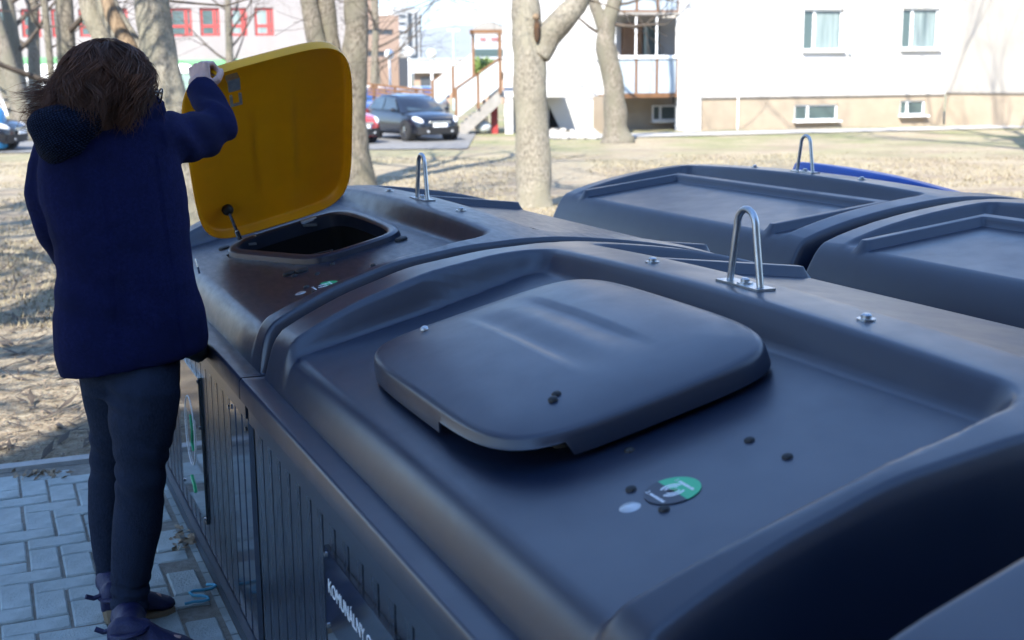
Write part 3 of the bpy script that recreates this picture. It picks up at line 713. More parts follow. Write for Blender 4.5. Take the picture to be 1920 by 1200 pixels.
def trunk_mesh(paths, n=14, seed=0, rough=.10):
    mb = MB()
    for pts, rads in paths:
        P_ = [Vector(p) for p in pts]; fine = []; fr = []
        for i in range(len(P_) - 1):
            p0 = P_[max(i - 1, 0)]; p1 = P_[i]; p2 = P_[i + 1]; p3 = P_[min(i + 2, len(P_) - 1)]
            for k in range(6):
                t_ = k / 6; fine.append(.5 * ((2 * p1) + (p2 - p0) * t_ + (2 * p0 - 5 * p1 + 4 * p2 - p3) * t_ ** 2 + (3 * p1 - p0 - 3 * p2 + p3) * t_ ** 3)); fr.append(rads[i] + (rads[i + 1] - rads[i]) * t_)
        fine.append(P_[-1]); fr.append(rads[-1])
        mb.tube(fine, fr, n, jit=lambda i, a: 1 + rough * noise.noise(Vector((math.cos(a) * 1.3, math.sin(a) * 1.3, i * .22 + seed * 7))) * 1.6 + rough * .5 * noise.noise(Vector((math.cos(a) * 4, math.sin(a) * 4, i * .5 + seed))))
    return mb
def tree(name, label, base, paths, limbs, seed, mat, group=None, extra=None, trunk_n=16, more=0):
    """paths: trunk stems (world points, radii); limbs: (start, dir, length, radius, depth)"""
    base = Vector(base); t = thing(name, label, 'tree', base, 0, group); rr = random.Random(seed)
    tm = trunk_mesh([([Vector(p) - base for p in pp], rd_) for pp, rd_ in paths], trunk_n, seed); obj('trunk', tm.mesh('trunk', True), mat, t)
    cb = MB()
    for k in range(more):
        pp, rd_ = paths[k % len(paths)]; i = len(pp) - 1 - (k // len(paths)) % 2; a = rr.uniform(0, 6.28); q0 = Vector(pp[i])
        limb(cb, q0 - base - Vector((0, 0, rr.uniform(0, .5))), Vector((math.cos(a), math.sin(a), rr.uniform(.4, 1.1))), rr.uniform(2.4, 3.6), min(rd_[i] * .7, .085), 3, rr)
    for (p, d, L, r, dep) in limbs: limb(cb, Vector(p) - base, Vector(d), L, r, dep, rr)
    if cb.v: obj('crown', cb.mesh('crown', True), M['twig'], t)
    return t
UPZ = Vector((0, 0, 1))
def T(px, py, d): return at(px, py, d)
# tree 3: the pale trunk in the middle
b3 = gnd(1001, 390); d3 = b3.y; print('tree3', b3)
P3 = [b3 - Vector((0, 0, .1)), T(1001, 370, d3), T(999, 300, d3), T(996, 200, d3), T(993, 110, d3), T(988, 50, d3 + .05), T(985, 0, d3 + .1), T(984, -120, d3 + .2), T(990, -330, d3 + .4)]
R3 = [.31, .255, .238, .225, .235, .21, .18, .16, .10]
L3 = [T(1005, 100, d3), T(1030, 65, d3), T(1062, 28, d3 - .1), T(1090, -8, d3 - .1), T(1140, -130, d3 - .3), T(1170, -330, d3 - .5)]
rr = random.Random(3)
lm = [(P3[-1], (0, 0, 1), 3.2, .10, 3), (L3[-1], (.3, 0, 1), 3.0, .07, 3), (P3[7], (-.8, .3, .7), 2.6, .06, 3), (L3[4], (.8, -.2, .7), 2.6, .06, 3), (P3[6], (-.7, -.5, .6), 2.4, .05, 3),
      (T(965, -60, d3), (-1, .1, -.35), 2.0, .018, 2), (T(965, -90, d3), (-1, -.2, -.5), 1.9, .018, 2), (T(1095, 0, d3), (.7, -.3, -.4), 1.0, .016, 1), (T(960, -30, d3), (-.9, .2, -.25), 1.6, .014, 2)]
t3 = tree('park_tree', 'pale straight trunk with a dark hollow below its fork, in the middle behind the containers', b3, [(P3, R3), (L3, [.2, .19, .16, .14, .11, .07])], lm, 31, M['bark_pale'], more=6)
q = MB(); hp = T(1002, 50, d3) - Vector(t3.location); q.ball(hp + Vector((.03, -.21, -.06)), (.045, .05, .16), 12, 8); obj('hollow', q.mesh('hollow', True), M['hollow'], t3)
q = MB(); q.ball(hp + Vector((.02, -.205, .12)), (.05, .05, .05), 10, 6); obj('torn_wood', q.mesh('torn', True), M['rotten'], t3)
# tree 4: nearer the block
b4 = gnd(1157, 268); d4 = b4.y; print('tree4', b4)
P4 = [b4 - Vector((0, 0, .15)), T(1157, 262, d4), T(1155, 240, d4), T(1152, 190, d4), T(1148, 140, d4), T(1136, 90, d4), T(1138, 50, d4), T(1150, 10, d4), T(1163, -40, d4), T(1180, -160, d4)]
R4 = [.62, .50, .36, .33, .31, .30, .25, .22, .2, .12]
L4 = [T(1137, 70, d4), T(1125, 35, d4), T(1113, 0, d4), T(1100, -60, d4), T(1090, -160, d4)]
lm = [(P4[-1], (0, 0, 1), 4, .12, 3), (L4[-1], (-.3, 0, 1), 4, .1, 3), (P4[7], (1, -.3, .1), 2.2, .05, 2), (T(1150, 45, d4), (1, -.5, -.2), 1.8, .06, 2), (T(1120, 60, d4), (-1, -.2, .6), 1.4, .05, 1), (L4[3], (-1, .3, .6), 3, .06, 3), (P4[8], (1, .2, .6), 3, .07, 3)]
tree('park_tree', 'crooked leaning tree in front of the glazed balcony', b4, [(P4, R4), (L4, [.2, .19, .17, .15, .1])], lm, 41, M['bark'], more=4)
# tree 2: forked trunk behind the yellow lid
b2 = gnd(668, 350); d2 = b2.y; print('tree2', b2)
P2 = [b2 - Vector((0, 0, .1)), T(670, 335, d2), T(667, 280, d2), T(660, 220, d2), T(664, 130, d2), T(668, 60, d2), T(668, 0, d2), T(672, -120, d2), T(690, -330, d2)]
R2_ = [.42, .33, .26, .25, .24, .22, .21, .18, .11]
L2 = [T(660, 250, d2), T(640, 170, d2 + .05), T(622, 110, d2 + .1), T(615, 60, d2 + .1), T(610, 0, d2 + .1), T(600, -130, d2 + .2), T(580, -330, d2 + .4)]
L2b = [T(640, 180, d2 - .1), T(612, 120, d2 - .1), T(592, 70, d2 - .1), T(578, 0, d2 - .1), T(556, -130, d2 - .1), T(520, -330, d2)]
lm = [(P2[-1], (.1, 0, 1), 3.2, .09, 3), (L2[-1], (-.2, 0, 1), 3, .08, 3), (L2b[-1], (-.4, 0, 1), 3, .08, 3), (P2[7], (1, 0, .5), 2.8, .05, 3), (T(690, -60, d2), (1, .3, -.12), 2.3, .022, 2), (T(700, -90, d2), (1, .5, -.3), 2.2, .018, 2), (T(690, -40, d2), (1, -.2, -.1), 1.7, .014, 2)]
tree('park_tree', 'forked grey trunk rising behind the open yellow lid', b2, [(P2, R2_), (L2, [.18, .19, .2, .18, .17, .14, .08]), (L2b, [.15, .17, .17, .15, .12, .08])], lm, 21, M['bark'], more=9)
# tree 1: many stemmed, behind the person
b1 = gnd(362, 428); d1 = b1.y; print('tree1', b1)
P1 = [b1 - Vector((0, 0, .1)), T(360, 415, d1), T(352, 340, d1), T(335, 250, d1), T(312, 160, d1), T(294, 80, d1), T(284, 0, d1), T(275, -130, d1), T(262, -330, d1)]
R1 = [.30, .235, .20, .205, .20, .19, .19, .16, .1]
S1 = [T(330, 260, d1 + .1), T(285, 170, d1 + .15), T(245, 90, d1 + .2), T(212, 30, d1 + .25), T(195, -20, d1 + .3), T(170, -200, d1 + .5), T(150, -380, d1 + .8)]
S2 = [T(300, 240, d1 + .3), T(235, 140, d1 + .4), T(190, 70, d1 + .5), T(165, 0, d1 + .5), T(150, -150, d1 + .6), T(130, -350, d1 + .9)]
lm = [(P1[-1], (0, 0, 1), 2.8, .09, 3), (S1[-1], (-.4, .1, 1), 2.8, .07, 3), (S2[-1], (-.4, .3, 1), 2.6, .07, 3), (P1[7], (.9, 0, .5), 2.4, .05, 3), (T(300, 0, d1), (.9, .2, -.05), 1.8, .02, 2)]
t1 = tree('park_tree', 'grey tree of several leaning stems with torn yellowish wood, directly behind the person', b1, [(P1, R1), (S1, [.14, .14, .14, .13, .12, .1, .07]), (S2, [.1, .11, .11, .1, .09, .06])], lm, 11, M['bark_pale'], more=9)
q = MB(); q.tube([p - Vector(t1.location) + Vector((.02, -.10, 0)) for p in S1[1:5]], [.06, .085, .085, .06], 10); obj('torn_wood', q.mesh('torn', True), M['rotten'], t1)
# thin and far trees
def thin_tree(px, py, d, h, r, label, seed, lean=0, n=7, depth=2, group='thin bare trees at the far side'):
    p = at(px, py, d); b = Vector((p.x, p.y, ground_z(p.x, p.y))); top = b + Vector((lean, 0, h)); mid = b.lerp(top, .5) + Vector((.1 * lean + .05, 0, 0)); rr = random.Random(seed)
    lm = []
    for k in range(n):
        f = .25 + .7 * k / n; c = b.lerp(mid, f * 2) if f < .5 else mid.lerp(top, f * 2 - 1); a = rr.uniform(0, 6.28)
        lm.append((c, (math.cos(a), math.sin(a) * .7, .55), h * .32 * (1.15 - f * .6), r * .42 * (1 - f * .5), depth))
    lm.append((top, (0, 0, 1), h * .2, r * .3, 1))
    return tree('bare_tree', label, b, [([b - Vector((0, 0, .1)), b.lerp(mid, .5), mid, mid.lerp(top, .5), top], [r * 1.3, r, r * .85, r * .6, r * .35])], lm, seed, M['bark'], group, trunk_n=10)
thin_tree(429, 150, 52, 8.5, .16, 'thin bare tree in front of the red framed windows', 51, .1, 12, 3)
thin_tree(700, 190, 60, 10, .17, 'thin bare tree in front of the brown office block', 52, .3, 9, 3)
thin_tree(712, 175, 70, 9, .12, 'slender bare tree right beside the thin tree at the office block', 57, -.4, 7)
thin_tree(132, 240, 20, 7, .15, 'dark slim stem just left of the many stemmed tree', 53, .0, 6, 3)
thin_tree(108, 240, 24, 7, .07, 'thinnest dark stem left of the slim stem', 54, -.2, 6)
for k, (px, d, ln, sd) in enumerate(((58, 42, -2.2, 61), (50, 43, -.7, 62), (66, 44, .5, 63), (42, 45, -3.0, 64))):
    thin_tree(px, 240, d, 11 + k * .4, .27 - k * .035, ['leaning pale bare stem above the black car, thickest of its clump', 'bare stem left of the thickest stem above the black car', 'upright bare stem at the right of the clump above the black car', 'outermost bare stem leaning to the left picture edge'][k], sd, ln, 10, 3, 'bare clump at the left edge')
# trees left of and behind the viewer whose shadows lie on the ground
for k, (x, y, h, sd, th) in enumerate(((-6.9, 2.2, 9.5, 71, .09), (-8.2, 7.5, 9, 72, .08), (-5.0, 3.9, 8.5, 73, .10), (11.3, 25.5, 22, 74, .17), (-7.8, 11.0, 9, 75, .10))):
    b = Vector((x, y, gz(x, y))); top = b + Vector((.3, .2, h * .55)); rr = random.Random(sd); lm = [(b.lerp(top, .45 + .55 * i / 9), (math.cos(i * 2.4), math.sin(i * 2.4), .7), h * .33, th, 3) for i in range(10)]
    tree('bare_tree', ['bare tree left of the picture, nearest to the paving', 'bare tree far to the left of the picture', 'bare tree close to the left picture edge', 'tall bare tree right of the picture before the cream wing', 'bare tree left of the picture behind the black car side'][k], b, [([b - Vector((0, 0, .1)), b.lerp(top, .4), top], [th * 2.4, th * 1.9, th * 1.2])], lm, sd, M['bark'], 'shadow casting trees outside the picture')
left_trees = [o for o in COL.objects if o.type == 'EMPTY' and o.get('group') == 'shadow casting trees outside the picture']
for k, (x, y, rz_) in enumerate(((-9.8, 4.5, 1.3), (-8.6, 14.5, 2.7), (-7.6, -1, 5.2))):
    c = copy_tree(left_trees[k % 3]); c.location = (x, y, gz(x, y)); c.rotation_euler = (0, 0, rz_)
    c['label'] = ['bare tree second in from the left picture edge', 'bare tree on the left lawn before the parked black car', 'bare tree left of the viewer'][k]
# evergreen shrub on the landing
p = at(905, 132, 45.6); t = thing('evergreen_shrub', 'green leafy shrub between the two railings of the staircase', 'shrub', (p.x, p.y, GZ))
q = MB(); rr = random.Random(5); zc = p.z - GZ; sx = 25 / FPX * 45; 
for k in range(1400):
    a = rr.uniform(0, 6.28); rad = rr.random() ** .5; c = Vector((math.cos(a) * rad * sx * 1.0, rr.uniform(-.5, .5), zc + rr.uniform(-.5, .42) * (1.1 - .5 * rad) + .1 * math.sin(a * 3)))
    d = Vector((rr.gauss(0, 1), rr.gauss(0, 1), rr.gauss(0, 1))).normalized(); e = d.orthogonal().normalized(); s1_ = rr.uniform(.05, .1)
    q.add([c - d * s1_, c + e * s1_ * .5, c + d * s1_, c - e * s1_ * .5], [(0, 1, 2, 3)])
obj('foliage', q, M['leaf'], t)
q = MB()
for k in range(5): q.tube([(rr.uniform(-.2, .2), 0, 0), (rr.uniform(-.5, .5), rr.uniform(-.3, .3), zc)], .03, 5)
obj('stem', q, M['twig'], t)

# ================================================================== GROUND COVER
def scatter(name, n, region, size, mat, seed, flat=True):
    r = np.random.default_rng(seed); vs = []; fs = []; i = 0; tries = 0
    while i < n and tries < n * 8:
        tries += 1
        p = region(r)
        if p is None: continue
        x, y = p; z = ground_z(x, y); a = r.uniform(0, 6.283); L = size * r.uniform(.4, 1.6); wd = L * r.uniform(.03, .13) if flat else .004 * (1 + y * .06)
        d = np.array((math.cos(a), math.sin(a))); e = np.array((-d[1], d[0])); o = len(vs)
        if flat:
            t_ = r.uniform(0, .35) * L; q0 = r.uniform(.002, .012)
            vs += [(x - d[0] * L / 2, y - d[1] * L / 2, z + q0), (x + e[0] * wd, y + e[1] * wd, z + q0 + .5 * t_), (x + d[0] * L / 2, y + d[1] * L / 2, z + q0 + t_), (x - e[0] * wd, y - e[1] * wd, z + q0 + .4 * t_)]
            fs.append((o, o + 1, o + 2, o + 3))
        else:
            ln = L * r.uniform(.2, 1.2)
            vs += [(x - e[0] * wd, y - e[1] * wd, z - .005), (x + e[0] * wd, y + e[1] * wd, z - .005), (x + d[0] * ln, y + d[1] * ln, z + L * .7)]
            fs.append((o, o + 1, o + 2))
        i += 1
    me = bpy.data.meshes.new(name); me.from_pydata(vs, [], fs); me.update(); return obj(name, me, mat, kind='stuff')
def reg_left(r):
    y = 4.6 + 9 * r.random() ** 1.5; x = r.uniform(-.46, -.15) * y
    q = BI @ Vector((x, y, 0))
    if q.x > -3.26 and q.y < 3.3 and q.x < 8: return None
    return x, y
scatter('leaf_litter', 26000, reg_left, .03, M['litter'], 1)
scatter('dry_twigs', 1500, lambda r: reg_left(r), .11, M['twig'], 4)
def reg_lawn(r):
    y = 8 + 24 * r.random() ** 1.2; x = r.uniform(-.44, .46) * y
    if noise.noise(Vector((x * .5, y * .5, 5))) < -.15: return None
    return x, y
scatter('dry_grass', 70000, reg_lawn, .05, M['drygrass'], 2, False)

# ================================================================== CONTAINERS
def arch(y):
    y = abs(y); ts = [0, .19, .40, .58, .70, .77, .80]; zs = [1.115, 1.104, 1.072, 1.012, .956, .915, .895]
    return float(np.interp(y, ts, zs))
_ay = np.linspace(-.85, .85, 341); _az = np.array([arch(y) for y in _ay]); _k = np.ones(17) / 17; _az2 = np.convolve(np.pad(_az, 8, 'edge'), _k, 'valid')
def archs(y): return float(np.interp(y, _ay, _az2))
def panel_z(y): return .903 + (.74 - abs(y)) * .25
def rear_rim(y): return float(np.interp(y, [0, .1, .19, .30, .40, .50, .58, .65, .70, .76, .82], [1.115, 1.112, 1.104, 1.091, 1.076, 1.057, 1.038, 1.018, 1.0, .975, .945]))
def box_in(x, y0, hx, r, y):      # signed distance outside a rounded slot |x| < hx on the far side of y0
    qx, qy = abs(x) - (hx - r), (r - y) + y0
    return math.hypot(max(qx, 0), max(qy, 0)) + min(max(qx, qy), 0) - r
def top_z(x, y):
    cr_ = .027 * (1 - min(1, (x / 1.0) ** 2))
    if y <= .04:
        r = archs(y) + cr_; pz = min(r, panel_z(y))
        k = float(np.interp(-y, [0, .1, .25, .42, .57, .70, .8], [.865, .868, .905, .925, .922, .90, .88])) if x > 0 else float(np.interp(-y, [0, .1, .25, .4, .55, .8], [.86, .855, .835, .81, .81, .81]))
        mk = 1 - sstep(-.034, .012, box_in(x, .062, k, .09, -y))
        return r + (pz - r) * mk
    r = rear_rim(y) + cr_
    pr = min(r, 1.060 - .115 * (y - .2)); ax = abs(x); d = 9.
    if .185 < y < .69: d = min(d, abs(ax - .765))
    if ax < .765: d = min(d, abs(y - .205))
    if y >= .69: d = min(d, math.hypot(ax - .765, y - .69))
    z = pr + .029 * (1 - sstep(.018, .034, d))
    mk = 1 - sstep(-.03, .010, box_in(x, .086, .865, .05, y))
    return r + (z - r) * mk
SHELF = .805
def wallg(d): d = min(1, max(0, d)); return 1 - (1 - d) ** 2.6
def shell_z(x, y):
    gy = wallg((.788 - abs(y)) / .055) if y < 0 else 1 - (1 - min(1, max(0, (.80 - y) / .10))) ** 2.2
    g = wallg((1.005 - abs(x)) / .036) * gy
    t_ = top_z(max(-.97, min(.97, x)), max(-.75, min(.75, y)))
    return SHELF + (t_ - SHELF) * g
HX, HY, HA, HB_ = -.11, -.385, .365, .215      # opening: centre and half sizes
def smooth_closed(p, n=3):
    for _ in range(n):
        o = []
        for i in range(len(p)):
            a, b = p[i], p[(i + 1) % len(p)]; o += [(a[0] * .75 + b[0] * .25, a[1] * .75 + b[1] * .25), (a[0] * .25 + b[0] * .75, a[1] * .25 + b[1] * .75)]
        p = o
    return p
HOLE = smooth_closed([(-.50, -.50), (-.44, -.585), (-.34, -.615), (-.25, -.60), (.02, -.525), (.16, -.487), (.25, -.455), (.295, -.40), (.30, -.24), (.285, -.18), (.22, -.14), (0, -.128), (-.3, -.128), (-.44, -.15), (-.49, -.2), (-.505, -.35)], 2)
HCX, HCY = sum(p[0] for p in HOLE) / len(HOLE), sum(p[1] for p in HOLE) / len(HOLE)
def in_hole(x, y):
    c = False; j = len(HOLE) - 1
    for i in range(len(HOLE)):
        xi, yi = HOLE[i]; xj, yj = HOLE[j]
        if (yi > y) != (yj > y) and x < (xj - xi) * (y - yi) / (yj - yi) + xi: c = not c
        j = i
    return c
def hole_ring(o, z):
    n = len(HOLE); out = []
    for i in range(n):
        a, b = Vector((*HOLE[i - 1], 0)), Vector((*HOLE[(i + 1) % n], 0)); d = (b - a).normalized(); nn = Vector((d.y, -d.x, 0)); p = Vector((*HOLE[i], 0)) + nn * o
        if (nn.x * (HOLE[i][0] - HCX) + nn.y * (HOLE[i][1] - HCY)) < 0: p = Vector((*HOLE[i], 0)) - nn * o
        out.append(Vector((p.x - HX, p.y - HY, z)))
    return out
def make_shell():
    ex = [1.022, 1.005, 1.0025, 1.0, .996, .991, .985, .979, .972, .964, .955, .94, .93, .922, .915, .908, .90, .893, .886, .88, .873, .862, .856, .85, .842, .834, .826, .818, .808, .795, .787, .780, .773, .766, .757, .745, .733, .724, .717, .710, .703, .69, .66]
    xs_ = ex + list(np.arange(.62, -.001, -.04)); xs_ = sorted(set([round(x, 4) for x in xs_] + [round(-x, 4) for x in xs_]))
    ey = [.84, .788, .785, .782, .777, .771, .764, .757, .749, .741, .732, .72, .70, .68, .66, .64, .62]
    yl = ey + [.705, .695, .685, .67, .65, .63] + list(np.arange(.59, .26, -.03)) + [.257, .25, .243, .236, .236, .230, .224, .218, .205, .192, .186, .180, .174, .165, .152, .14, .130, .125, .118, .111, .104, .097, .09, .083, .076, .069, .062, .055, .045, .03, 0]
    ys_ = sorted(set([round(y, 4) for y in yl] + [round(-y, 4) for y in yl]))
    nX, nY = len(xs_), len(ys_)
    vs = [(x, y, shell_z(x, y)) for y in ys_ for x in xs_]; fs = []
    for j in range(nY - 1):
        for i in range(nX - 1):
            cx, cy = (xs_[i] + xs_[i + 1]) / 2, (ys_[j] + ys_[j + 1]) / 2
            if in_hole(cx, cy): continue
            fs.append((j * nX + i, j * nX + i + 1, (j + 1) * nX + i + 1, (j + 1) * nX + i))
    mb = MB(); mb.add(vs, fs)
    # rounded lip that hangs down around the edge
    per = [(x, ys_[0]) for x in xs_] + [(xs_[-1], y) for y in ys_[1:]] + [(x, ys_[-1]) for x in reversed(xs_[:-1])] + [(xs_[0], y) for y in reversed(ys_[1:-1])]
    lv = []; n = len(per)
    for k_, (o, z) in enumerate(((0, SHELF), (.005, SHELF - .003), (.008, SHELF - .010), (.008, .748), (-.004, .744))):
        for x, y in per:
            sx = 1 if x > 1.02 else (-1 if x < -1.02 else 0); sy = 1 if y > .839 else (-1 if y < -.839 else 0)
            lv.append((x + (0 if o > 0 else o) * sx, y + o * sy, z))
    lf = [(k_ * n + i, k_ * n + (i + 1) % n, (k_ + 1) * n + (i + 1) % n, (k_ + 1) * n + i) for k_ in range(4) for i in range(n)]
    mb.add(lv, lf)
    me = bpy.data.meshes.new('shell'); me.from_pydata(mb.v, [], mb.f); bm = bmesh.new(); bm.from_mesh(me); bmesh.ops.remove_doubles(bm, verts=bm.verts, dist=.0004); bmesh.ops.recalc_face_normals(bm, faces=bm.faces); bm.to_mesh(me); bm.free()
    if me.polygons[0].normal.z < 0: me.flip_normals()
    smooth_by_angle(me, 60); return me
SHELL = make_shell(); SHELL.materials.append(M['shell'])
SHELL_D = SHELL.copy(); SHELL_D.materials.clear(); SHELL_D.materials.append(M['shell_dusty'])

LA, LB_, LCX = .432, .284, .43        # lid half sizes; hinge line at local x = 0
def sq_map(u, v, n=5.0):
    m_ = max(abs(u), abs(v))
    if m_ < 1e-9: return 0., 0.
    a, b = abs(u / m_), abs(v / m_); f = 1 / (a ** n + b ** n) ** (1 / n)
    f = 1 + (f - 1) * m_ ** 2
    return u * f, v * f
def make_lid():
    nu, nv = 64, 52; mb = MB()
    us = [math.copysign(abs(t_) ** .85, t_) for t_ in np.linspace(-1, 1, nu + 1)]; vsn = np.linspace(-1, 1, nv + 1)
    def P_(u, v):
        x, y = sq_map(u, v); m_ = max(abs(u), abs(v))
        X_ = LCX + LA * x * (1 + .0 * y); Y_ = LB_ * y
        z = .046 + .016 * (1 - x * x) * (1 - .7 * y * y) + .012 * (1 - m_ ** 6)
        fx = sstep(-.85, -.45, x) * (1 - sstep(.15, .68, x))
        for y0, sg in ((-.046, 1), (.102, -1)):
            q = (Y_ - y0) * sg
            z -= .0075 * fx * sstep(-.008, .008, q) * (1 - sstep(.012, .075, q))
        return (X_, Y_, z)
    vs = [P_(u, v) for v in vsn for u in us]; n1 = nu + 1
    fs = [(j * n1 + i, j * n1 + i + 1, (j + 1) * n1 + i + 1, (j + 1) * n1 + i) for j in range(nv) for i in range(nu)]
    mb.add(vs, fs)
    per = [(i, 0) for i in range(nu + 1)] + [(nu, j) for j in range(1, nv + 1)] + [(i, nv) for i in range(nu - 1, -1, -1)] + [(0, j) for j in range(nv - 1, 0, -1)]
    n = len(per); lv = []
    for k_, (o, z) in enumerate(((0, None), (.004, .044), (.008, .034), (.012, .004))):
        for i, j in per:
            x, y, zt_ = P_(us[i], vsn[j]); d = Vector(((x - LCX) / LA, y / LB_ * 1.2, 0)).normalized(); zz = zt_ if z is None else z
            # hand notch at the front corner away from the hinge
            if z is not None and .49 < x - 0 and y < -.12:
                q = (x - .42) + (-y - .12) * 1.4
                if (x > .56 and y < -.165): zz = max(zz, .030)
            lv.append((x + d.x * o, y + d.y * o, zz))
    lf = [(k_ * n + i, k_ * n + (i + 1) % n, (k_ + 1) * n + (i + 1) % n, (k_ + 1) * n + i) for k_ in range(3) for i in range(n)]
    mb.add(lv, lf)
    me = bpy.data.meshes.new('lid'); me.from_pydata(mb.v, [], mb.f); bm = bmesh.new(); bm.from_mesh(me); bmesh.ops.remove_doubles(bm, verts=bm.verts, dist=.0003); bmesh.ops.recalc_face_normals(bm, faces=bm.faces)
    up_ = sum(f.normal.z * f.calc_area() for f in bm.faces)
    if up_ < 0: bmesh.ops.reverse_faces(bm, faces=bm.faces)
    geom = bm.faces[:]; bmesh.ops.solidify(bm, geom=geom, thickness=.004); bm.to_mesh(me); bm.free()
    smooth_by_angle(me, 50); return me
LID = make_lid()
SLOPE = math.atan(.25)
LID_O = Vector((-.475, -.40, panel_z(-.40) + .010))
def lid_matrix(open_deg=0):
    return Matrix.Translation(LID_O + Vector((0, 0, .028 if open_deg else 0))) @ Matrix.Rotation(SLOPE, 4, 'X') @ Matrix.Rotation(-R(open_deg), 4, 'Y')
def onpanel(x, y, dz=0): return Matrix.Translation((x, y, panel_z(y) + dz)) @ Matrix.Rotation(SLOPE, 4, 'X')
def cached(fn, store={}):
    if fn.__name__ not in store: store[fn.__name__] = fn()
    return store[fn.__name__]
def rim_mesh():
    rings = [hole_ring(o, z) for o, z in ((-.030, -.03), (-.030, .016), (-.022, .023), (.000, .023), (.009, .017), (.015, -.014))]
    mb = MB(); mb.loft(rings, caps=False); return mb.mesh('opening_rim', True, 45)
def liner_mesh():
    rings = [hole_ring(-.028, -.028), hole_ring(-.0, -.3), hole_ring(-.02, -.62)]
    mb = MB(); mb.loft(rings, caps=False); mb.add(rings[-1], [tuple(range(len(HOLE)))]); return mb.mesh('liner', True, 40)
def handle_mesh():
    pts = []; 
    for k in range(5): f = k / 4; pts.append(Vector((-.056 + .022 * f, 0, .004 + .118 * f)))
    for k in range(1, 12):
        a = math.pi - math.pi * k / 12; pts.append(Vector((.034 * math.cos(a), 0, .122 + .036 * math.sin(a))))
    for k in range(5): f = 1 - k / 4; pts.append(Vector((.056 - .022 * f, 0, .004 + .118 * f)))
    mb = MB(); mb.tube(pts, .0075, 10); return mb.mesh('lifting_eye', True, 50)
def plate_mesh(): mb = MB(); mb.box(-.078, .078, -.022, .022, 0, .005); return mb.mesh('eye_plate')
def bolt_mesh():
    mb = MB(); mb.cyl((0, 0, 0), .017, .003, 18); mb.tube([(0, 0, .003), (0, 0, .009), (0, 0, .012)], [.0095, .0095, .006], 10); return mb.mesh('bolt', True, 40)
def plug_mesh():
    mb = MB(); mb.tube([(0, 0, -.002), (0, 0, .003), (0, 0, .0055)], [.0092, .0084, .0045], 16); return mb.mesh('plug', True, 50)
def disc_mesh():
    mb = MB(); mb.tube([(0, 0, -.002), (0, 0, .006), (0, 0, .009)], [.022, .021, .016], 20); return mb.mesh('buffer', True, 50)
def silver_mesh(): return disc_mesh()
def rivet_mesh(): return plug_mesh()
def half_disc(r, a0, a1, z):
    mb = MB(); n = 24; pts = [Vector((r * math.cos(a0 + (a1 - a0) * k / n), r * math.sin(a0 + (a1 - a0) * k / n), 0)) for k in range(n + 1)]
    mb.loft([[p + Vector((0, 0, 0)) for p in pts], [p + Vector((0, 0, z)) for p in pts]]); return mb
def place(o, mtx): o.matrix_local = mtx; return o
def add_boards(root, x0, x1, skip=None):
    bmesh_ = None
    n = int(round((x1 - x0) / .1)); out = []
    mb = MB(); prof = [(.003, .012), (.006, 0), (.094, 0), (.097, .012)]
    mb.loft([[Vector((x, y, z)) for x, y in prof + [(.097, .02), (.003, .02)]] for z in (0, .635)]); me = mb.mesh('board'); me.materials.append(M['board'])
    for k in range(n):
        o = obj('board', me, None, root); o.location = (x0 + k * .1, -.822, .045)
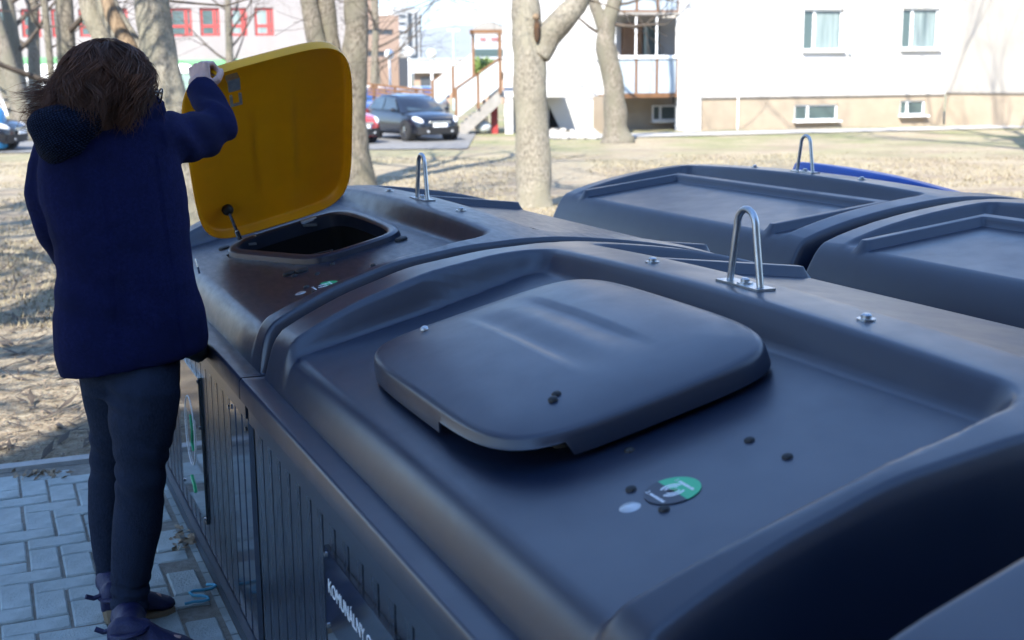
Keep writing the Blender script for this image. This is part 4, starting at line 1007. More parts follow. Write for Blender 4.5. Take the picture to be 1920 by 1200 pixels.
def make_bin(label, x, y, rz, lid_mat, open_deg=0, dusty=False, boards=True, sign=None, front=True, sticker=True):
    t = thing('waste_container', label, 'waste container', BW(x, y, 0), BROT + rz, 'half sunk waste containers in two rows')
    # lower box
    q = MB(); q.box(-1.0, 1.0, -.80, .80, .045, .735); obj('casing', q, M['frame'], t)
    q = MB(); q.box(-1.01, 1.01, -.845, -.80, 0, .04); q.box(-1.01, 1.01, .80, .845, 0, .04); obj('base_rail', q, M['frame'], t)
    q = MB(); q.box(-1.005, 1.005, -.832, -.80, .688, .742); obj('top_rail', q, M['frame'], t)
    if boards:
        add_boards(t, -.99, .71 if True else .99)
        for k in range(3):
            q = MB(); a = .72 + k * .095; q.loft([[Vector((a, yy, z)), Vector((a + .008, yy - .012, z)), Vector((a + .080, yy - .012, z)), Vector((a + .088, yy, z))] for z in (.045, .684) for yy in (-.812,)]); obj('post_plate', q, M['sign_band'], t)
        for xx in (.735, .985):
            q = MB(); q.cyl((xx, -.826, .655), .007, -.006, 12, (0, 1, 0)); obj('screw', q, M['steel'], t)
    else:
        q = MB(); q.box(-1.0, 1.0, -.822, -.80, .045, .684); obj('cladding', q, M['board'], t)
    sh = obj('shell', SHELL_D if dusty else SHELL, None, t)
    sh.data = SHELL_D if dusty else SHELL
    place(obj('opening_rim', cached(rim_mesh), M['shell'], t), onpanel(HX, HY))
    place(obj('liner', cached(liner_mesh), M['liner'], t), onpanel(HX, HY))
    # lifting eye and bolts on the ridge
    zr = top_z(0, 0)
    e = place(obj('eye_plate', cached(plate_mesh), M['zinc'], t), Matrix.Translation((0, .012, zr - .001)))
    obj('lifting_eye', cached(handle_mesh), M['zinc'], e)
    b_ = obj('bolt', cached(bolt_mesh), M['zinc'], e); b_.location = (0, 0, .005)
    for bx in (-.389, .389):
        b_ = obj('bolt', cached(bolt_mesh), M['zinc'], t); b_.location = (bx, .012, top_z(bx, .012))
    # lid
    lm_ = LID.copy(); lm_.materials.clear(); lm_.materials.append(lid_mat)
    lid = place(obj('lid', lm_, None, t), lid_matrix(open_deg))
    for xx, yy in ((.735, -.125), (.752, -.14)):
        s_ = obj('screw', cached(plug_mesh), M['black'], lid); s_.location = (xx, yy, .063)
    s_ = obj('screw', cached(rivet_mesh), M['plate_metal'], lid); s_.location = (.075, -.14, .063)
    for px_, py_ in ((.427, -.483), (.36, -.415), (.346, -.536), (.56, -.341), (.659, -.339), (.558, -.55), (.657, -.549)):
        place(obj('plug', cached(plug_mesh), M['black'], t), onpanel(px_, py_))
    for px_, py_ in ((.319, -.505), (.298, -.541), (.328, -.175), (-.52, -.6)):
        place(obj('buffer', cached(disc_mesh), M['black'], t), onpanel(px_, py_))
    place(obj('chip_reader', cached(silver_mesh), M['plate_metal'], t), onpanel(.609, -.578, -.005) @ Matrix.Scale(.8, 4))
    if sticker:
        ST = onpanel(.615, -.511, .001)
        so = place(obj('sticker', half_disc(.0435, 0, math.pi, .0008), M['green_print'], t), ST)
        obj('dark_half', half_disc(.0435, math.pi, math.pi * 2, .0008), M['dark_print'], so)
        for r0 in (.010, .0165):
            for a0 in (R(-75), R(105)):
                n = 9; pts = [(r0 * math.cos(a0 + R(115) * i / n), r0 * math.sin(a0 + R(115) * i / n)) for i in range(n + 1)]; f = (r0 + .0032) / r0
                ic = MB(); ic.loft([[Vector((x_, y_, z)) for x_, y_ in pts] + [Vector((x_ * f, y_ * f, z)) for x_, y_ in reversed(pts)] for z in (.0008, .0013)]); obj('wave', ic, M['white_print'], so)
        ic = MB(); ic.tube([(-.006, -.006, .001), (0, .002, .001), (.005, .007, .001)], .0035, 6, flat=.2); obj('icon', ic, M['white_print'], so)
        for num, y0 in (('1.', .022), ('2.', -.029)):
            me_ = text_mesh(num, .011, .0003); me_.materials.append(M['white_print']); o_ = obj('numeral', me_, None, so); o_.location = (-.027, y0 - .003, .0011)
            tx = MB(); rt = random.Random(len(num) + int(y0 * 1000))
            xx = -.017
            while xx < .024:
                wl = rt.uniform(.0012, .0022); hl = rt.uniform(.0032, .0052); tx.box(xx, xx + wl, y0 - .002, y0 - .002 + hl, .0008, .0012); xx += wl + .0007
            obj('text', tx, M['white_print'], so, kind='stuff')
    if sign:
        sx = sign; q = MB(); q.box(sx - .24, sx + .24, -.833, -.823, .13, .625); sg = obj('sign_plate', q, M['sign'], t)
        q = MB(); q.box(sx - .238, sx + .238, -.8345, -.8332, .455, .623); obj('sign_band', q, M['sign_band'], sg)
        for dx in (-.225, .225):
            for z in (.145, .455, .61):
                q = MB(); q.cyl((sx + dx, -.833, z), .006, -.005, 10, (0, 1, 0)); obj('screw', q, M['steel'], sg)
        t['sx'] = sx; del t['sx']
        return t, lid, sg
    return t, lid, None

bin2, lid2, sg2 = make_bin('dark container in the foreground with closed dark lid and sign reading KOMUNÁLNY ODPAD', 0, 0, 0, M['lid_dark'], 0, sign=.001)
me = text_mesh('KOMUNÁLNY ODPAD', .046); me.materials.append(M['white_print'])
xw = max(v.co.x for v in me.vertices)
o = obj('lettering', me, None, sg2); o.matrix_local = Matrix.Translation((.001 - .212, -.8352, .535)) @ Matrix.Rotation(R(90), 4, 'X') @ Matrix.Scale(.424 / xw, 4)
bin1, lid1, sg1 = make_bin('dark container with its yellow lid propped open beside the woman', -PITCHX, 0, 0, M['yellow'], 44.5, dusty=True, sign=-.02)
# drawing on the clear sign of the open container
q = MB(); pts = [(-.02 + .10 * math.cos(a), -.8352, .39 + .12 * math.sin(a)) for a in [2 * math.pi * k / 28 for k in range(29)]]; q.tube(pts, .0016, 5, caps=False); obj('white_oval', q, M['white_print'], sg1)
q = MB(); q.tube([(-.0, -.8352, .45), (.02, -.8352, .40), (.0, -.8352, .35), (.03, -.8352, .33)], .003, 5); q.tube([(-.05, -.8352, .22), (0, -.8352, .20), (.02, -.8352, .18)], .004, 5); obj('green_mark', q, M['green_print'], sg1)
bin0, _, _ = make_bin('dark container nearest to the viewer at the lower right corner', 2.19, 0, 0, M['lid_dark'], 0, boards=False, sticker=False)
bin3, lid3, _ = make_bin('dark container with a blue lid at the left end of the back row', -2.4231, 1.915, math.pi, M['blue_lid'], 0, boards=False, sticker=False)
bin4, _, _ = make_bin('dark container of the back row cut off by the right picture edge', -2.4231 + PITCHX, 1.915, math.pi, M['lid_dark'], 0, boards=False, sticker=False)
lid3.matrix_local = Matrix.Translation((0, 0, .026)) @ lid_matrix(0) @ Matrix.Rotation(-R(2.0), 4, 'Y')
# fittings of the opened yellow lid
q = MB(); LY = .058; q.box(.745, .80, -.185 + LY, -.145 + LY, .028, .034); q.box(.685, .73, -.185 + LY, -.176 + LY, .024, .030); q.box(.685, .73, -.154 + LY, -.145 + LY, .024, .030); q.box(.678, .686, -.185 + LY, -.145 + LY, .024, .030); q.box(.78, .80, -.185 + LY, -.145 + LY, .034, .06)
obj('latch', q, M['plate_metal'], lid1)
for yy in (-.12, .12):
    pass
for y0 in (-.046, .102):
    q = MB(); rp = []
    for k in range(13):
        x_ = .16 + .46 * k / 12; u_ = (x_ - LCX) / LA; rp.append(Vector((x_, y0, .0525 + .016 * (1 - u_ * u_) * (1 - .7 * (y0 / LB_) ** 2) + .006 * abs(u_))))
    q.tube(rp, [.0005 + .004 * math.sin(math.pi * k / 12) for k in range(13)], 8); obj('rib', q.mesh('rib', True), M['yellow'], lid1)
q = MB(); q.ball((.115, -.175, .045), (.022, .022, .022), 12, 8); q.tube([(.115, -.175, .05), (.115, -.175, .03)], .016, 12); obj('strut_socket', q.mesh('strut_socket', True), M['black'], lid1)
lm1 = lid_matrix(44.5); pa_ = lm1 @ Vector((.118, -.175, .03)); pb_ = onpanel(-.455, -.545) @ Vector((0, 0, .03))
q = MB(); q.tube([pa_, pa_.lerp(pb_, .75)], .0065, 10); q.tube([pa_.lerp(pb_, .68), pb_], .010, 10); obj('gas_strut', q.mesh('gas_strut', True, 50), M['steel'], bin1)
for yy in (-.12, .12):
    hp = lid_matrix(0) @ Vector((-.0, yy, .006)); q = MB(); q.tube([hp - Vector((0, .03, .0075)), hp + Vector((0, .03, .0075))], .010, 10); q.box(hp.x - .02, hp.x + .03, hp.y - .025, hp.y + .025, hp.z - .02, hp.z - .012); obj('hinge', q.mesh('hinge', True, 40), M['zinc'], bin1)
q = MB(); q.tube([onpanel(-.3, -.56) @ Vector((0, 0, -.06)), onpanel(.18, -.2) @ Vector((0, 0, -.08))], .008, 8); obj('inner_bar', q, M['zinc'], bin1)
q = MB(); q.box(.02, .17, -.008, .008, 0, .006); place(obj('slot_cover', q, M['black'], bin1), onpanel(.09, -.66 + .15) @ Matrix.Rotation(R(65), 4, 'Z'))

# things lying on the paving
q = MB(); c = BW(-1.52, -.885, .006); rr = random.Random(2); pts = []
for k in range(14): pts.append(c + Vector((-.03 + .035 * math.sin(k * .8), .10 - k * .012, .004 + .006 * abs(math.sin(k * .9)))))
q.tube(pts, .005, 6); tag(obj('elastic_band', q.mesh('cord', True), M['maskblue']), 'light blue elastic band lying on the paving at the foot of the containers', 'elastic band')
for k, (px, py, n, lb) in enumerate(((362, 1020, 26, 'clump of brown dead leaves on the paving by the containers, nearer the cord'), (345, 1000, 12, 'small dark crumpled leaf left of the brown leaf clump'), (75, 890, 40, 'patch of dry needles on the paving next to the kerb'))):
    q = MB(); p = BI @ (EYE + ray(px, py) * (-CAMH / ray(px, py).z)); p = BW(p.x, min(p.y, -.875), 0)
    for i in range(n):
        c = p + Vector((rr.gauss(0, .022 if k < 2 else .05), rr.gauss(0, .03), rr.uniform(.002, .022 if k < 2 else .008))); d = Vector((rr.gauss(0, 1), rr.gauss(0, 1), rr.gauss(0, .4))).normalized(); e = d.orthogonal().normalized(); s1_ = rr.uniform(.008, .022)
        q.add([c - d * s1_, c + e * s1_ * .5 + Vector((0, 0, .004)), c + d * s1_, c - e * s1_ * .5], [(0, 1, 2, 3)])
    tag(obj('dead_leaves', q, M['litter']), lb, 'dead leaves')

# ================================================================== THE PERSON
pr = thing('person', 'woman in navy coat, jeans and blue ankle boots lifting the yellow lid, seen from behind', 'person', (-1.12, 3.5, 0))
PO = Vector(pr.location)
def Q(px, py, d): return at(px, py, d) - PO
def ell_ring(pl, pr_, py, d, dep, n=28, e=2.3, tilt=0):
    a, b = Q(pl, py, d), Q(pr_, py, d); c = (a + b) / 2; hw = (b - a).length / 2; out = []
    V = ray((pl + pr_) / 2, py); V = Vector((V.x, V.y, 0)).normalized(); Wd = Vector((V.y, -V.x, 0)); hw *= V.y
    for k in range(n):
        th = 2 * math.pi * k / n; ct, s_ = math.cos(th), math.sin(th)
        x = math.copysign(abs(ct) ** (2 / e), ct) * hw; y = math.copysign(abs(s_) ** (2 / e), s_) * dep
        out.append(c + Wd * x + V * (y + tilt * x))
    return out
TI = .06      # her back is turned a little to the right
coat = MB()
prof = [(196, 182, 288, .07), (214, 165, 300, .085), (232, 128, 318, .10), (252, 96, 330, .115), (280, 76, 338, .13), (320, 70, 343, .14), (360, 74, 352, .145), (410, 88, 359, .15), (460, 100, 361, .15), (510, 107, 364, .152), (560, 103, 380, .16), (610, 100, 392, .17), (650, 104, 396, .175), (676, 112, 394, .178)]
rings = [ell_ring(l, r, y, 3.52, dp, tilt=TI) for y, l, r, dp in prof]
# the hem hangs lower on the left than on the right
for ri, y in ((-1, 1.0), (-2, .55), (-3, .2)):
    for v in rings[ri]:
        v.z += y * ((v.x - Q(250, 680, 3.52).x) * .13)
coat.loft(rings)
def sleeve(pts, rads, flat=1.0): coat.tube([Q(*p) for p in pts], rads, 18, flat=flat)
sleeve([(268, 268, 3.52), (310, 262, 3.60), (352, 258, 3.70), (385, 250, 3.79), (404, 236, 3.85), (404, 216, 3.90), (396, 196, 3.945), (384, 178, 3.99), (376, 166, 4.02)], [.085, .078, .072, .068, .064, .058, .053, .049, .047])
sleeve([(110, 285, 3.55), (92, 320, 3.53), (84, 365, 3.52), (92, 410, 3.54), (108, 445, 3.60), (128, 480, 3.70), (150, 505, 3.80)], [.07, .062, .056, .053, .05, .046, .042])
sleeve([(250, 205, 3.48), (272, 206, 3.52), (298, 214, 3.55)], [.05, .055, .04])
cm = remesh(coat, .0085, 4, 'coat')
EL = Q(405, 232, 3.85); SH = Q(318, 250, 3.62); EL2 = Q(90, 405, 3.54)
def wr(co):
    d = .0022 * noise.noise(co * 9) + .0035 * noise.noise(Vector((co.x * 4, co.y * 4, co.z * 10)))
    for c, r, amp, fr in ((EL, .18, .012, 75), (SH, .17, .009, 60), (EL2, .12, .006, 70)):
        k = max(0, 1 - (co - c).length / r)
        if k: d += amp * k * math.sin((co - c).dot(Vector((.75, .3, .6))) * fr + 4 * noise.noise(co * 6))
    # soft horizontal pull at the waist
    kz = math.exp(-((co.z - .98) / .10) ** 2); d += .0025 * kz * math.sin(co.z * 60 + co.x * 14 + 2 * noise.noise(co * 5))
    kz = math.exp(-((co.z - 1.16) / .07) ** 2); d += .0015 * kz * math.sin(co.z * 75 - co.x * 20)
    # centre back seam, the side seams
    if co.y < 0 and co.z < 1.36:
        for sx in (Q(212, 450, 3.4).x + (1.2 - co.z) * .035, Q(300, 450, 3.4).x + (1.2 - co.z) * .10): d -= .0028 * math.exp(-((co.x - sx) / .004) ** 2)
    return d
displace(cm, wr)
ct = obj('coat', cm, M['coat'], pr)
# pocket zip on the right side
q = MB(); q.tube([Q(366, 485, 3.46), Q(371, 500, 3.46), Q(374, 512, 3.47)], .003, 6); obj('zip', q, M['steel'], ct)
# dark lining / pocketed hand side at the hem
q = MB(); q.tube([Q(352, 655, 3.6), Q(372, 660, 3.62), Q(388, 655, 3.66)], [.025, .032, .02], 12); obj('lining', q.mesh('lining', True), M['black'], ct)
# hood
ol = [(50, 218), (62, 203), (90, 196), (130, 191), (170, 188), (196, 193), (207, 208), (204, 228), (190, 252), (168, 276), (142, 298), (112, 312), (90, 308), (70, 293), (62, 270), (52, 245)]
def chaikin(p, n=3):
    for _ in range(n):
        o2 = []
        for i in range(len(p)):
            a, b = p[i], p[(i + 1) % len(p)]; o2 += [(a[0] * .75 + b[0] * .25, a[1] * .75 + b[1] * .25), (a[0] * .25 + b[0] * .75, a[1] * .25 + b[1] * .75)]
        p = o2
    return p
ol = chaikin(ol, 2); cxh, cyh = 126, 246
hood = MB(); rings = []
for s_, off in [(1 - i / 12 * .999, math.sqrt(1 - (1 - i / 12) ** 2)) for i in range(12, -1, -1)]:
    sc = s_ if s_ > .02 else .02
    rings.append([Q(cxh + (x - cxh) * sc, cyh + (y - cyh) * sc, 3.40 - .085 * off + .0006 * (x - cxh) * sc) for x, y in ol])
for i in range(1, 13):
    f = i / 12; sc = max(.02, 1 - f); off = math.sqrt(1 - sc ** 2)
    rings.append([Q(cxh + (x - cxh) * sc, cyh + (y - cyh) * sc, 3.40 + .10 * off + .0006 * (x - cxh) * sc) for x, y in ol])
hood.loft(rings); hm = remesh(hood, .006, 3, 'hood')
displace(hm, lambda co: .006 * noise.noise(co * 11) + .0035 * math.sin(co.x * 42 + co.z * 66 + 3 * noise.noise(co * 8)))
obj('hood', hm, M['knit'], pr)

# jeans
jn = MB()
jn.loft([ell_ring(148, 338, 640, 3.53, .13, tilt=TI), ell_ring(147, 340, 690, 3.52, .135, tilt=TI), ell_ring(152, 340, 725, 3.52, .13, tilt=TI)])
jn.tube([Q(p[0], p[1], p[2]) for p in ((262, 690, 3.46), (270, 740, 3.44), (267, 800, 3.43), (265, 850, 3.42), (264, 890, 3.42), (262, 940, 3.43), (257, 985, 3.43), (249, 1045, 3.43), (244, 1100, 3.43), (241, 1172, 3.40))], [.105, .102, .092, .075, .068, .069, .070, .061, .054, .050], 20)
jn.tube([Q(p[0], p[1], p[2]) for p in ((205, 690, 3.58), (208, 740, 3.60), (212, 800, 3.61), (207, 860, 3.61), (203, 920, 3.61), (203, 980, 3.60), (206, 1040, 3.59), (210, 1085, 3.58), (211, 1120, 3.57))], [.088, .082, .068, .058, .059, .058, .049, .042, .042], 20)
jm = remesh(jn, .0075, 3, 'jeans')
KN = Q(264, 870, 3.43); KN2 = Q(205, 860, 3.6); AN = Q(244, 1120, 3.43); AN2 = Q(210, 1090, 3.58); HP = Q(225, 715, 3.4)
def wj(co):
    d = .0018 * noise.noise(co * 14)
    for c, r, amp, fr in ((KN, .15, .0075, 95), (KN2, .13, .006, 95), (AN, .12, .006, 130), (AN2, .10, .006, 130), (HP, .15, .0075, 85)):
        k = max(0, 1 - (co - c).length / r)
        if k: d += amp * k * math.sin(co.z * fr + co.x * 25 + 5 * noise.noise(co * 7))
    return d
displace(jm, wj); jo = obj('jeans', jm, M['jeans'], pr)
# boots
def boot(ank, heel, toe, top, zt, sc=1.0):
    """ank, heel, toe: points on the ground plane (local); top: centre of the shaft opening"""
    b = MB(); d = (toe - heel); L = d.length; d.normalize(); s_ = Vector((-d.y, d.x, 0))
    rings = []
    for f, wd, h0, h1 in ((0, .026, .035, .10), (.08, .034, .03, .12), (.25, .036, .028, .125), (.45, .037, .018, .105), (.62, .043, .010, .075), (.8, .043, .008, .055), (.93, .034, .008, .042), (1.0, .014, .012, .030)):
        c = heel + d * L * f; ring = []
        for k in range(16):
            a = 2 * math.pi * k / 16; ring.append(c + s_ * (wd * math.cos(a)) + Vector((0, 0, (h0 + h1) / 2 + (h1 - h0) / 2 * math.sin(a))))
        rings.append(ring)
    b.loft(rings); c0 = heel + d * L * .24 + Vector((0, 0, .07)); b.tube([c0, c0.lerp(top, .5), top], [.045, .044, .050], 16)
    me = remesh(b, .006, 3, 'boot'); displace(me, lambda co: .0025 * noise.noise(co * 30)); bo = obj('boot', me, M['boot'], pr)
    q = MB(); c = heel + d * .03; q.tube([c + Vector((0, 0, .0)), c + Vector((0, 0, .045))], [.024, .030], 12); rr2 = []
    for f, wd in ((.3, .03), (.5, .036), (.65, .042), (.85, .042), (.98, .025)):
        cc = heel + d * L * f; rr2.append([cc + s_ * wd + Vector((0, 0, .0)), cc - s_ * wd, cc - s_ * wd + Vector((0, 0, .014)), cc + s_ * wd + Vector((0, 0, .014))])
    q.loft(rr2); obj('sole', q, M['sole'], bo)
    q = MB(); cst = c0 + Vector((0, 0, .015)); pts = [cst + s_ * .052 * math.cos(a) + d * .052 * math.sin(a) + Vector((0, 0, .008 * math.sin(a))) for a in [2 * math.pi * k / 24 for k in range(25)]]; q.tube(pts, .008, 6, caps=False)
    e = cst - d * .05; q.tube([e, e - d * .02 + Vector((0, 0, -.004)), e - d * .042 + Vector((0, 0, .006))], .008, 6); obj('strap', q, M['boot'], bo)
    return bo
def G(px, py, z=0):
    r = ray(px, py); p = EYE + r * ((z - CAMH) / r.z); return p - PO
hn = G(207, 1236); tn = hn + (Vector((.97, .10, 0)) * .245)
boot(None, hn, tn, Q(241, 1152, 3.40), 0)
hf = G(192, 1168); tf = hf + (Vector((.80, .42, 0)) * .235)
boot(None, hf, tf, Q(209, 1085, 3.58), 0)

# body: head, neck, arms, hands, trunk and legs as one skin
body = MB()
HC = Q(216, 166, 3.50); FD = Vector((.88, .42, -.22)).normalized(); FS = FD.cross(UPZ).normalized(); FU = FS.cross(FD)   # face forward, her right, up
HMt = Matrix((FD, FS, FU)).transposed()
body.ball(HC + FU * .01, (.095, .075, .105), 24, 16, HMt); body.ball(HC + FD * .025 - FU * .06, (.068, .058, .065), 20, 12, HMt)
body.ball(HC + FD * .085 - FU * .095, (.022, .026, .02), 12, 8, HMt)                       # chin
body.tube([HC + FD * .088 + FU * .01, HC + FD * .110 - FU * .03, HC + FD * .092 - FU * .042], [.009, .014, .010], 10)   # nose
body.tube([HC + FD * .086 + FS * .022 - FU * .068, HC + FD * .097 - FU * .066, HC + FD * .086 - FS * .022 - FU * .068], [.005, .008, .005], 8)
for s_ in (1, -1):
    body.ball(HC + FS * s_ * .074 - FU * .01 - FD * .01, (.022, .010, .032), 12, 8, HMt)
    body.ball(HC + FD * .083 + FS * s_ * .032 + FU * .022, (.012, .022, .006), 10, 6, HMt)
NK = Q(215, 235, 3.54)
body.tube([HC - FU * .03, Q(212, 212, 3.53), NK, Q(215, 300, 3.54), Q(220, 480, 3.53), Q(240, 640, 3.53)], [.055, .055, .07, .12, .11, .11], 18)
body.tube([Q(262, 270, 3.53), Q(352, 258, 3.70), Q(402, 232, 3.85), Q(395, 192, 3.95), Q(374, 160, 4.03), Q(370, 152, 4.045)], [.06, .045, .04, .036, .029, .031], 16)
body.tube([Q(115, 285, 3.55), Q(86, 370, 3.52), Q(98, 420, 3.56), Q(150, 505, 3.80), Q(160, 515, 3.83)], [.055, .042, .038, .028, .03], 14)
body.tube([Q(258, 670, 3.47), Q(264, 870, 3.42), Q(249, 1045, 3.43), Q(240, 1150, 3.43), hn - Vector((0, 0, 0)) + (tn - hn) * .25 + Vector((0, 0, .06)), hn + (tn - hn) * .8 + Vector((0, 0, .035))], [.085, .055, .048, .036, .03, .022], 14)
body.tube([Q(205, 680, 3.58), Q(206, 860, 3.61), Q(206, 1040, 3.59), Q(210, 1110, 3.57), hf + (tf - hf) * .25 + Vector((0, 0, .06)), hf + (tf - hf) * .8 + Vector((0, 0, .035))], [.075, .045, .038, .032, .028, .022], 14)
# right hand: a fist closed over the lid's edge
def hand(W_, dirF, dirS, dirB, sc=1.0, curl=1.0):
    """W_ wrist; dirF towards knuckles, dirS towards the thumb, dirB out of the back of the hand"""
    k0 = W_ + dirF * .075 * sc
    body.loft([[W_ + dirF * f * sc + dirS * math.cos(a) * wd * sc + dirB * math.sin(a) * th * sc for a in [2 * math.pi * k / 14 for k in range(14)]] for f, wd, th in ((-.01, .026, .020), (.02, .033, .020), (.05, .039, .019), (.078, .040, .015), (.088, .036, .010))])
    for i, (off, L) in enumerate(((.030, .9), (.010, 1.0), (-.010, .95), (-.029, .78))):
        p0 = W_ + dirF * (.055 + .004 * (i in (1, 2))) * sc + dirS * off * sc; p1 = W_ + dirF * (.088 + .006 * (i in (1, 2))) * sc + dirS * off * sc * 1.05 + dirB * .006 * sc
        p2 = p1 + (dirF * .35 - dirB * .9 * curl).normalized() * .029 * L * sc; p3 = p2 + (-dirF * .55 - dirB * .6 * curl).normalized() * .026 * L * sc; p4 = p3 + (-dirF * .9 + dirB * .1).normalized() * .018 * L * sc
        body.tube([p0, p1, p2, p3, p4], [.0095 * sc, .0105 * sc, .0092 * sc, .0085 * sc, .007 * sc], 10)
    b0 = W_ + dirF * .02 * sc + dirS * .022 * sc - dirB * .006 * sc; b1 = b0 + (dirS * .6 + dirF * .5 - dirB * .35).normalized() * .04 * sc; b2 = b1 + (dirF * .8 - dirB * .5 - dirS * .1).normalized() * .03 * sc; b3_ = b2 + (dirF * .7 - dirB * .6 - dirS * .4).normalized() * .024 * sc
    body.tube([b0, b1, b2, b3_], [.014 * sc, .012 * sc, .0105 * sc, .008 * sc], 10)
WR = Q(376, 166, 4.03)
hF = Vector((-.05, .35, .94)).normalized(); hB = Vector((-.55, -.80, .25)); hB = (hB - hF * hB.dot(hF)).normalized(); hS = hF.cross(hB).normalized()
hand(WR - hF * .022, hF, hS, hB, 1.06, 1.15)
W2 = Q(158, 513, 3.82); h2F = Vector((.5, .7, -.5)).normalized(); h2B = Vector((-.3, .0, .95)); h2B = (h2B - h2F * h2B.dot(h2F)).normalized(); hand(W2, h2F, h2F.cross(h2B), h2B, .9, .6)
bm_ = remesh(body, .0042, 2, 'body'); obj('body', bm_, M['skin'], pr)
for s_ in (1, -1):
    q = MB(); q.ball(HC + FD * .078 + FS * s_ * .032 + FU * .004, .012, 12, 8); obj('eye', q.mesh('eye', True), M['pvc'], pr)
# spectacles
gl = MB(); GC = HC + FD * .115 + FU * .004
for s_ in (1, -1):
    c = GC + FS * s_ * .034; gl.tube([c + FS * .026 * math.copysign(abs(math.cos(a)) ** .7, math.cos(a)) + FU * .020 * math.copysign(abs(math.sin(a)) ** .7, math.sin(a)) for a in [2 * math.pi * k / 24 for k in range(25)]], .0024, 6, caps=False)
    gl.tube([c + FS * s_ * .027 + FU * .008, c + FS * s_ * .044 - FD * .05 + FU * .008, c + FS * s_ * .044 - FD * .125], .0022, 6)
gl.tube([GC + FS * .008, GC + FU * .004, GC - FS * .008], .002, 6)
go = obj('spectacles', gl.mesh('spectacles', True), M['glass_frame'], pr)
for s_ in (1, -1):
    q = MB(); c = GC + FS * s_ * .034; ring = [c + FS * .0245 * math.cos(a) + FU * .0185 * math.sin(a) for a in [2 * math.pi * k / 20 for k in range(20)]]; q.loft([ring, [p + FD * .0015 for p in ring]]); obj('lens', q, M['lens'], go)
# hair
hair = MB(); rh = random.Random(12)
hc = Q(204, 171, 3.50)
base_ = MB(); base_.ball(hc + Vector((0, 0, .012)), (.112, .118, .108), 24, 16); base_.ball(hc + Vector((-.03, -.01, -.05)), (.10, .11, .085), 20, 12); base_.ball(Q(236, 200, 3.46), (.032, .05, .045), 14, 10)
hbm = remesh(base_, .008, 4, 'hair'); displace(hbm, lambda co: .010 * noise.noise(co * 16) + .006 * math.sin(co.x * 90 + 6 * noise.noise(co * 9)))
def strand(pts, r):
    hair.tube(pts, [r, r, r * .95] + [r * (.9 - .75 * (i / max(1, len(pts) - 4))) for i in range(len(pts) - 3)], 3, caps=False)
FA = math.atan2(FD.y, FD.x)
CL = []
for k in range(150):
    CL.append((rh.uniform(-math.pi, math.pi), rh.uniform(.02, .95), rh.uniform(.8, 1.5), rh.uniform(-.010, .016), rh.uniform(0, 6.28), rh.uniform(.12, .30), rh.uniform(4.5, 8.0), rh.uniform(.02, .07)))
for k in range(4200):
    th, ph0, dph, lay, phs, amp, frq, Lc = CL[k % len(CL)]
    th += rh.gauss(0, .10); ph0 = max(.02, ph0 + rh.gauss(0, .10)); lay += rh.gauss(0, .003); phs += rh.gauss(0, .25)
    da = abs((th - FA + math.pi) % (2 * math.pi) - math.pi)
    fmax = 1.15 if da < .55 else (1.9 if da < 1.1 else 2.35)
    ph1 = min(ph0 + dph, fmax + rh.uniform(-.15, .2))
    if ph1 - ph0 < .15: continue
    pts = []; n = 9
    for i in range(n + 1):
        ph = ph0 + (ph1 - ph0) * i / n; f = i / n; t2 = th + amp * math.sin(ph * frq + phs) * (.25 + .5 * ph)
        rx, ry, rz_ = .114 + lay, .120 + lay, .112 + lay; bulge = 1 + .16 * sstep(1.0, 2.0, ph) * (1 if da > .6 else .2)
        wob = 1 + .05 * math.sin(ph * frq * 1.3 + phs * 2) * f + .02 * math.sin(th * 11)
        pts.append(hc + Vector((math.cos(t2) * math.sin(ph) * rx * bulge * wob - .03 * sstep(1.2, 2.3, ph), math.sin(t2) * math.sin(ph) * ry * bulge * wob, math.cos(ph) * rz_ * wob + .010 - .015 * sstep(1.5, 2.3, ph))))
    e = pts[-1]; d = (pts[-1] - pts[-2]).normalized(); L = Lc * rh.uniform(.6, 1.3) * (.5 if da < .7 else 1)
    wind = Vector((-.55, 0, -.45)) if math.cos(th) < .2 else Vector((-.05, -.1, -1))
    for i in range(4):
        d = (d * .55 + wind * .35 + Vector((math.sin(phs + i) * .35 + rh.gauss(0, .12), rh.gauss(0, .2), math.cos(phs + i) * .2 + rh.gauss(0, .1)))).normalized(); e = e + d * L / 4; pts.append(e)
    strand(pts, rh.uniform(.0008, .0017))
# a few flyaway hairs
for k in range(220):
    th = rh.uniform(-math.pi, math.pi); ph = rh.uniform(.2, 1.7); p = hc + Vector((math.cos(th) * math.sin(ph) * .116, math.sin(th) * math.sin(ph) * .12, math.cos(ph) * .114 + .008)); d = (p - hc).normalized() * .5 + Vector((-.7, 0, .1)); pts = [p]
    for i in range(6): d = (d * .7 + Vector((-.25 + rh.gauss(0, .3), rh.gauss(0, .3), rh.gauss(-.05, .3)))).normalized(); p = p + d * .009; pts.append(p)
    strand(pts, .0006)
# lock at the right, hanging in front of the collar
for k in range(420):
    a = Q(250 + rh.gauss(0, 16), 150 + rh.uniform(-15, 20), 3.42 + rh.uniform(-.03, .05)); b = Q(232 + rh.gauss(0, 12), 236 + rh.gauss(0, 10), 3.415 + rh.uniform(-.02, .05)); phs = rh.uniform(0, 6.28)
    mid = (a + b) / 2 + Vector((.012 * math.sin(phs), -.02, 0)); pts = []
    for i in range(9):
        t_ = i / 8; p_ = a * (1 - t_) ** 2 + mid * 2 * t_ * (1 - t_) + b * t_ ** 2; p_ = p_ + Vector((.009 * math.sin(t_ * 9 + phs), .006 * math.cos(t_ * 8 + phs), 0)); pts.append(p_)
    strand(pts, rh.uniform(.0009, .0018))
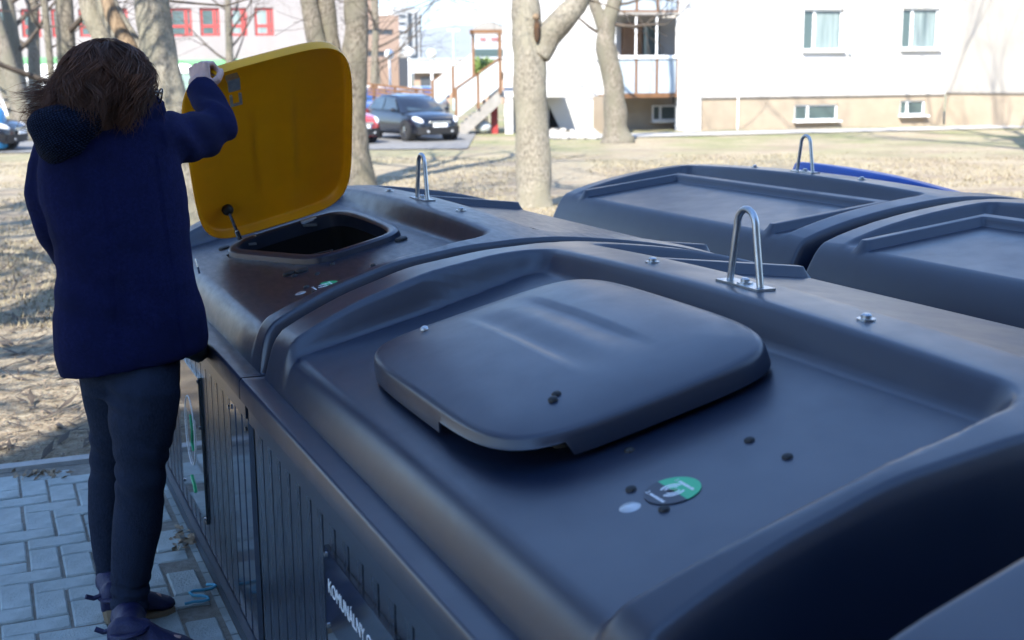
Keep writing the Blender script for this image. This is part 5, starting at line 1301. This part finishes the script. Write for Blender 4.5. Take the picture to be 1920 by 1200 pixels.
# wisps blown to the left
for k in range(620):
    a = Q(122 + rh.gauss(0, 14), 170 + rh.gauss(0, 16), 3.46 + rh.uniform(-.05, .06)); tx, ty = (122 - abs(rh.gauss(0, 42)) - 8, 182 + rh.gauss(0, 13)) if k < 520 else (rh.uniform(30, 60), rh.uniform(205, 250))
    if k >= 520: a = Q(90 + rh.gauss(0, 14), 205 + rh.gauss(0, 8), 3.47)
    b = Q(tx, ty, 3.46 + rh.uniform(-.05, .05)); phs = rh.uniform(0, 6.28); pts = []
    c1 = a.lerp(b, .5) + Vector((rh.gauss(0, .015), 0, rh.gauss(.0, .022)))
    for i in range(9):
        t_ = i / 8; p_ = a * (1 - t_) ** 2 + c1 * 2 * t_ * (1 - t_) + b * t_ ** 2; pts.append(p_ + Vector((0, .004 * math.cos(t_ * 7 + phs), .006 * math.sin(t_ * 6 + phs) * t_)))
    strand(pts, rh.uniform(.0007, .0015))
o_ = len(hair.v)
hair.add([v.co for v in hbm.vertices], [tuple(p.vertices) for p in hbm.polygons])
hme = bpy.data.meshes.new('hair'); hme.from_pydata(hair.v, [], hair.f); hme.update(); hme.polygons.foreach_set('use_smooth', [True] * len(hme.polygons))
obj('hair', hme, M['hair'], pr)

# rubble beside the block
q = MB(); rr = random.Random(9)
for k in range(90):
    p = gnd(rr.uniform(1035, 1125), rr.uniform(240, 262)); r_ = rr.uniform(.06, .2); p.z = ground_z(p.x, p.y) + r_ * .3; q.ball(p, (r_ * rr.uniform(.7, 1.4), r_, r_ * .6), 6, 4)
obj('rubble', q, M['path'], kind='stuff')

# air: one even, thin haze round everything
q = MB(); q.box(-3500, 3500, -3200, 6200, -4, 420)
hz = bpy.data.materials.new('haze_air'); hz.use_nodes = True; t_ = hz.node_tree; t_.nodes.remove(t_.nodes['Principled BSDF']); pv = t_.nodes.new('ShaderNodeVolumePrincipled')
pv.inputs['Color'].default_value = (.9, .93, 1, 1); pv.inputs['Density'].default_value = .00028; t_.links.new(pv.outputs[0], t_.nodes['Material Output'].inputs['Volume'])
obj('haze', q, hz, kind='stuff')
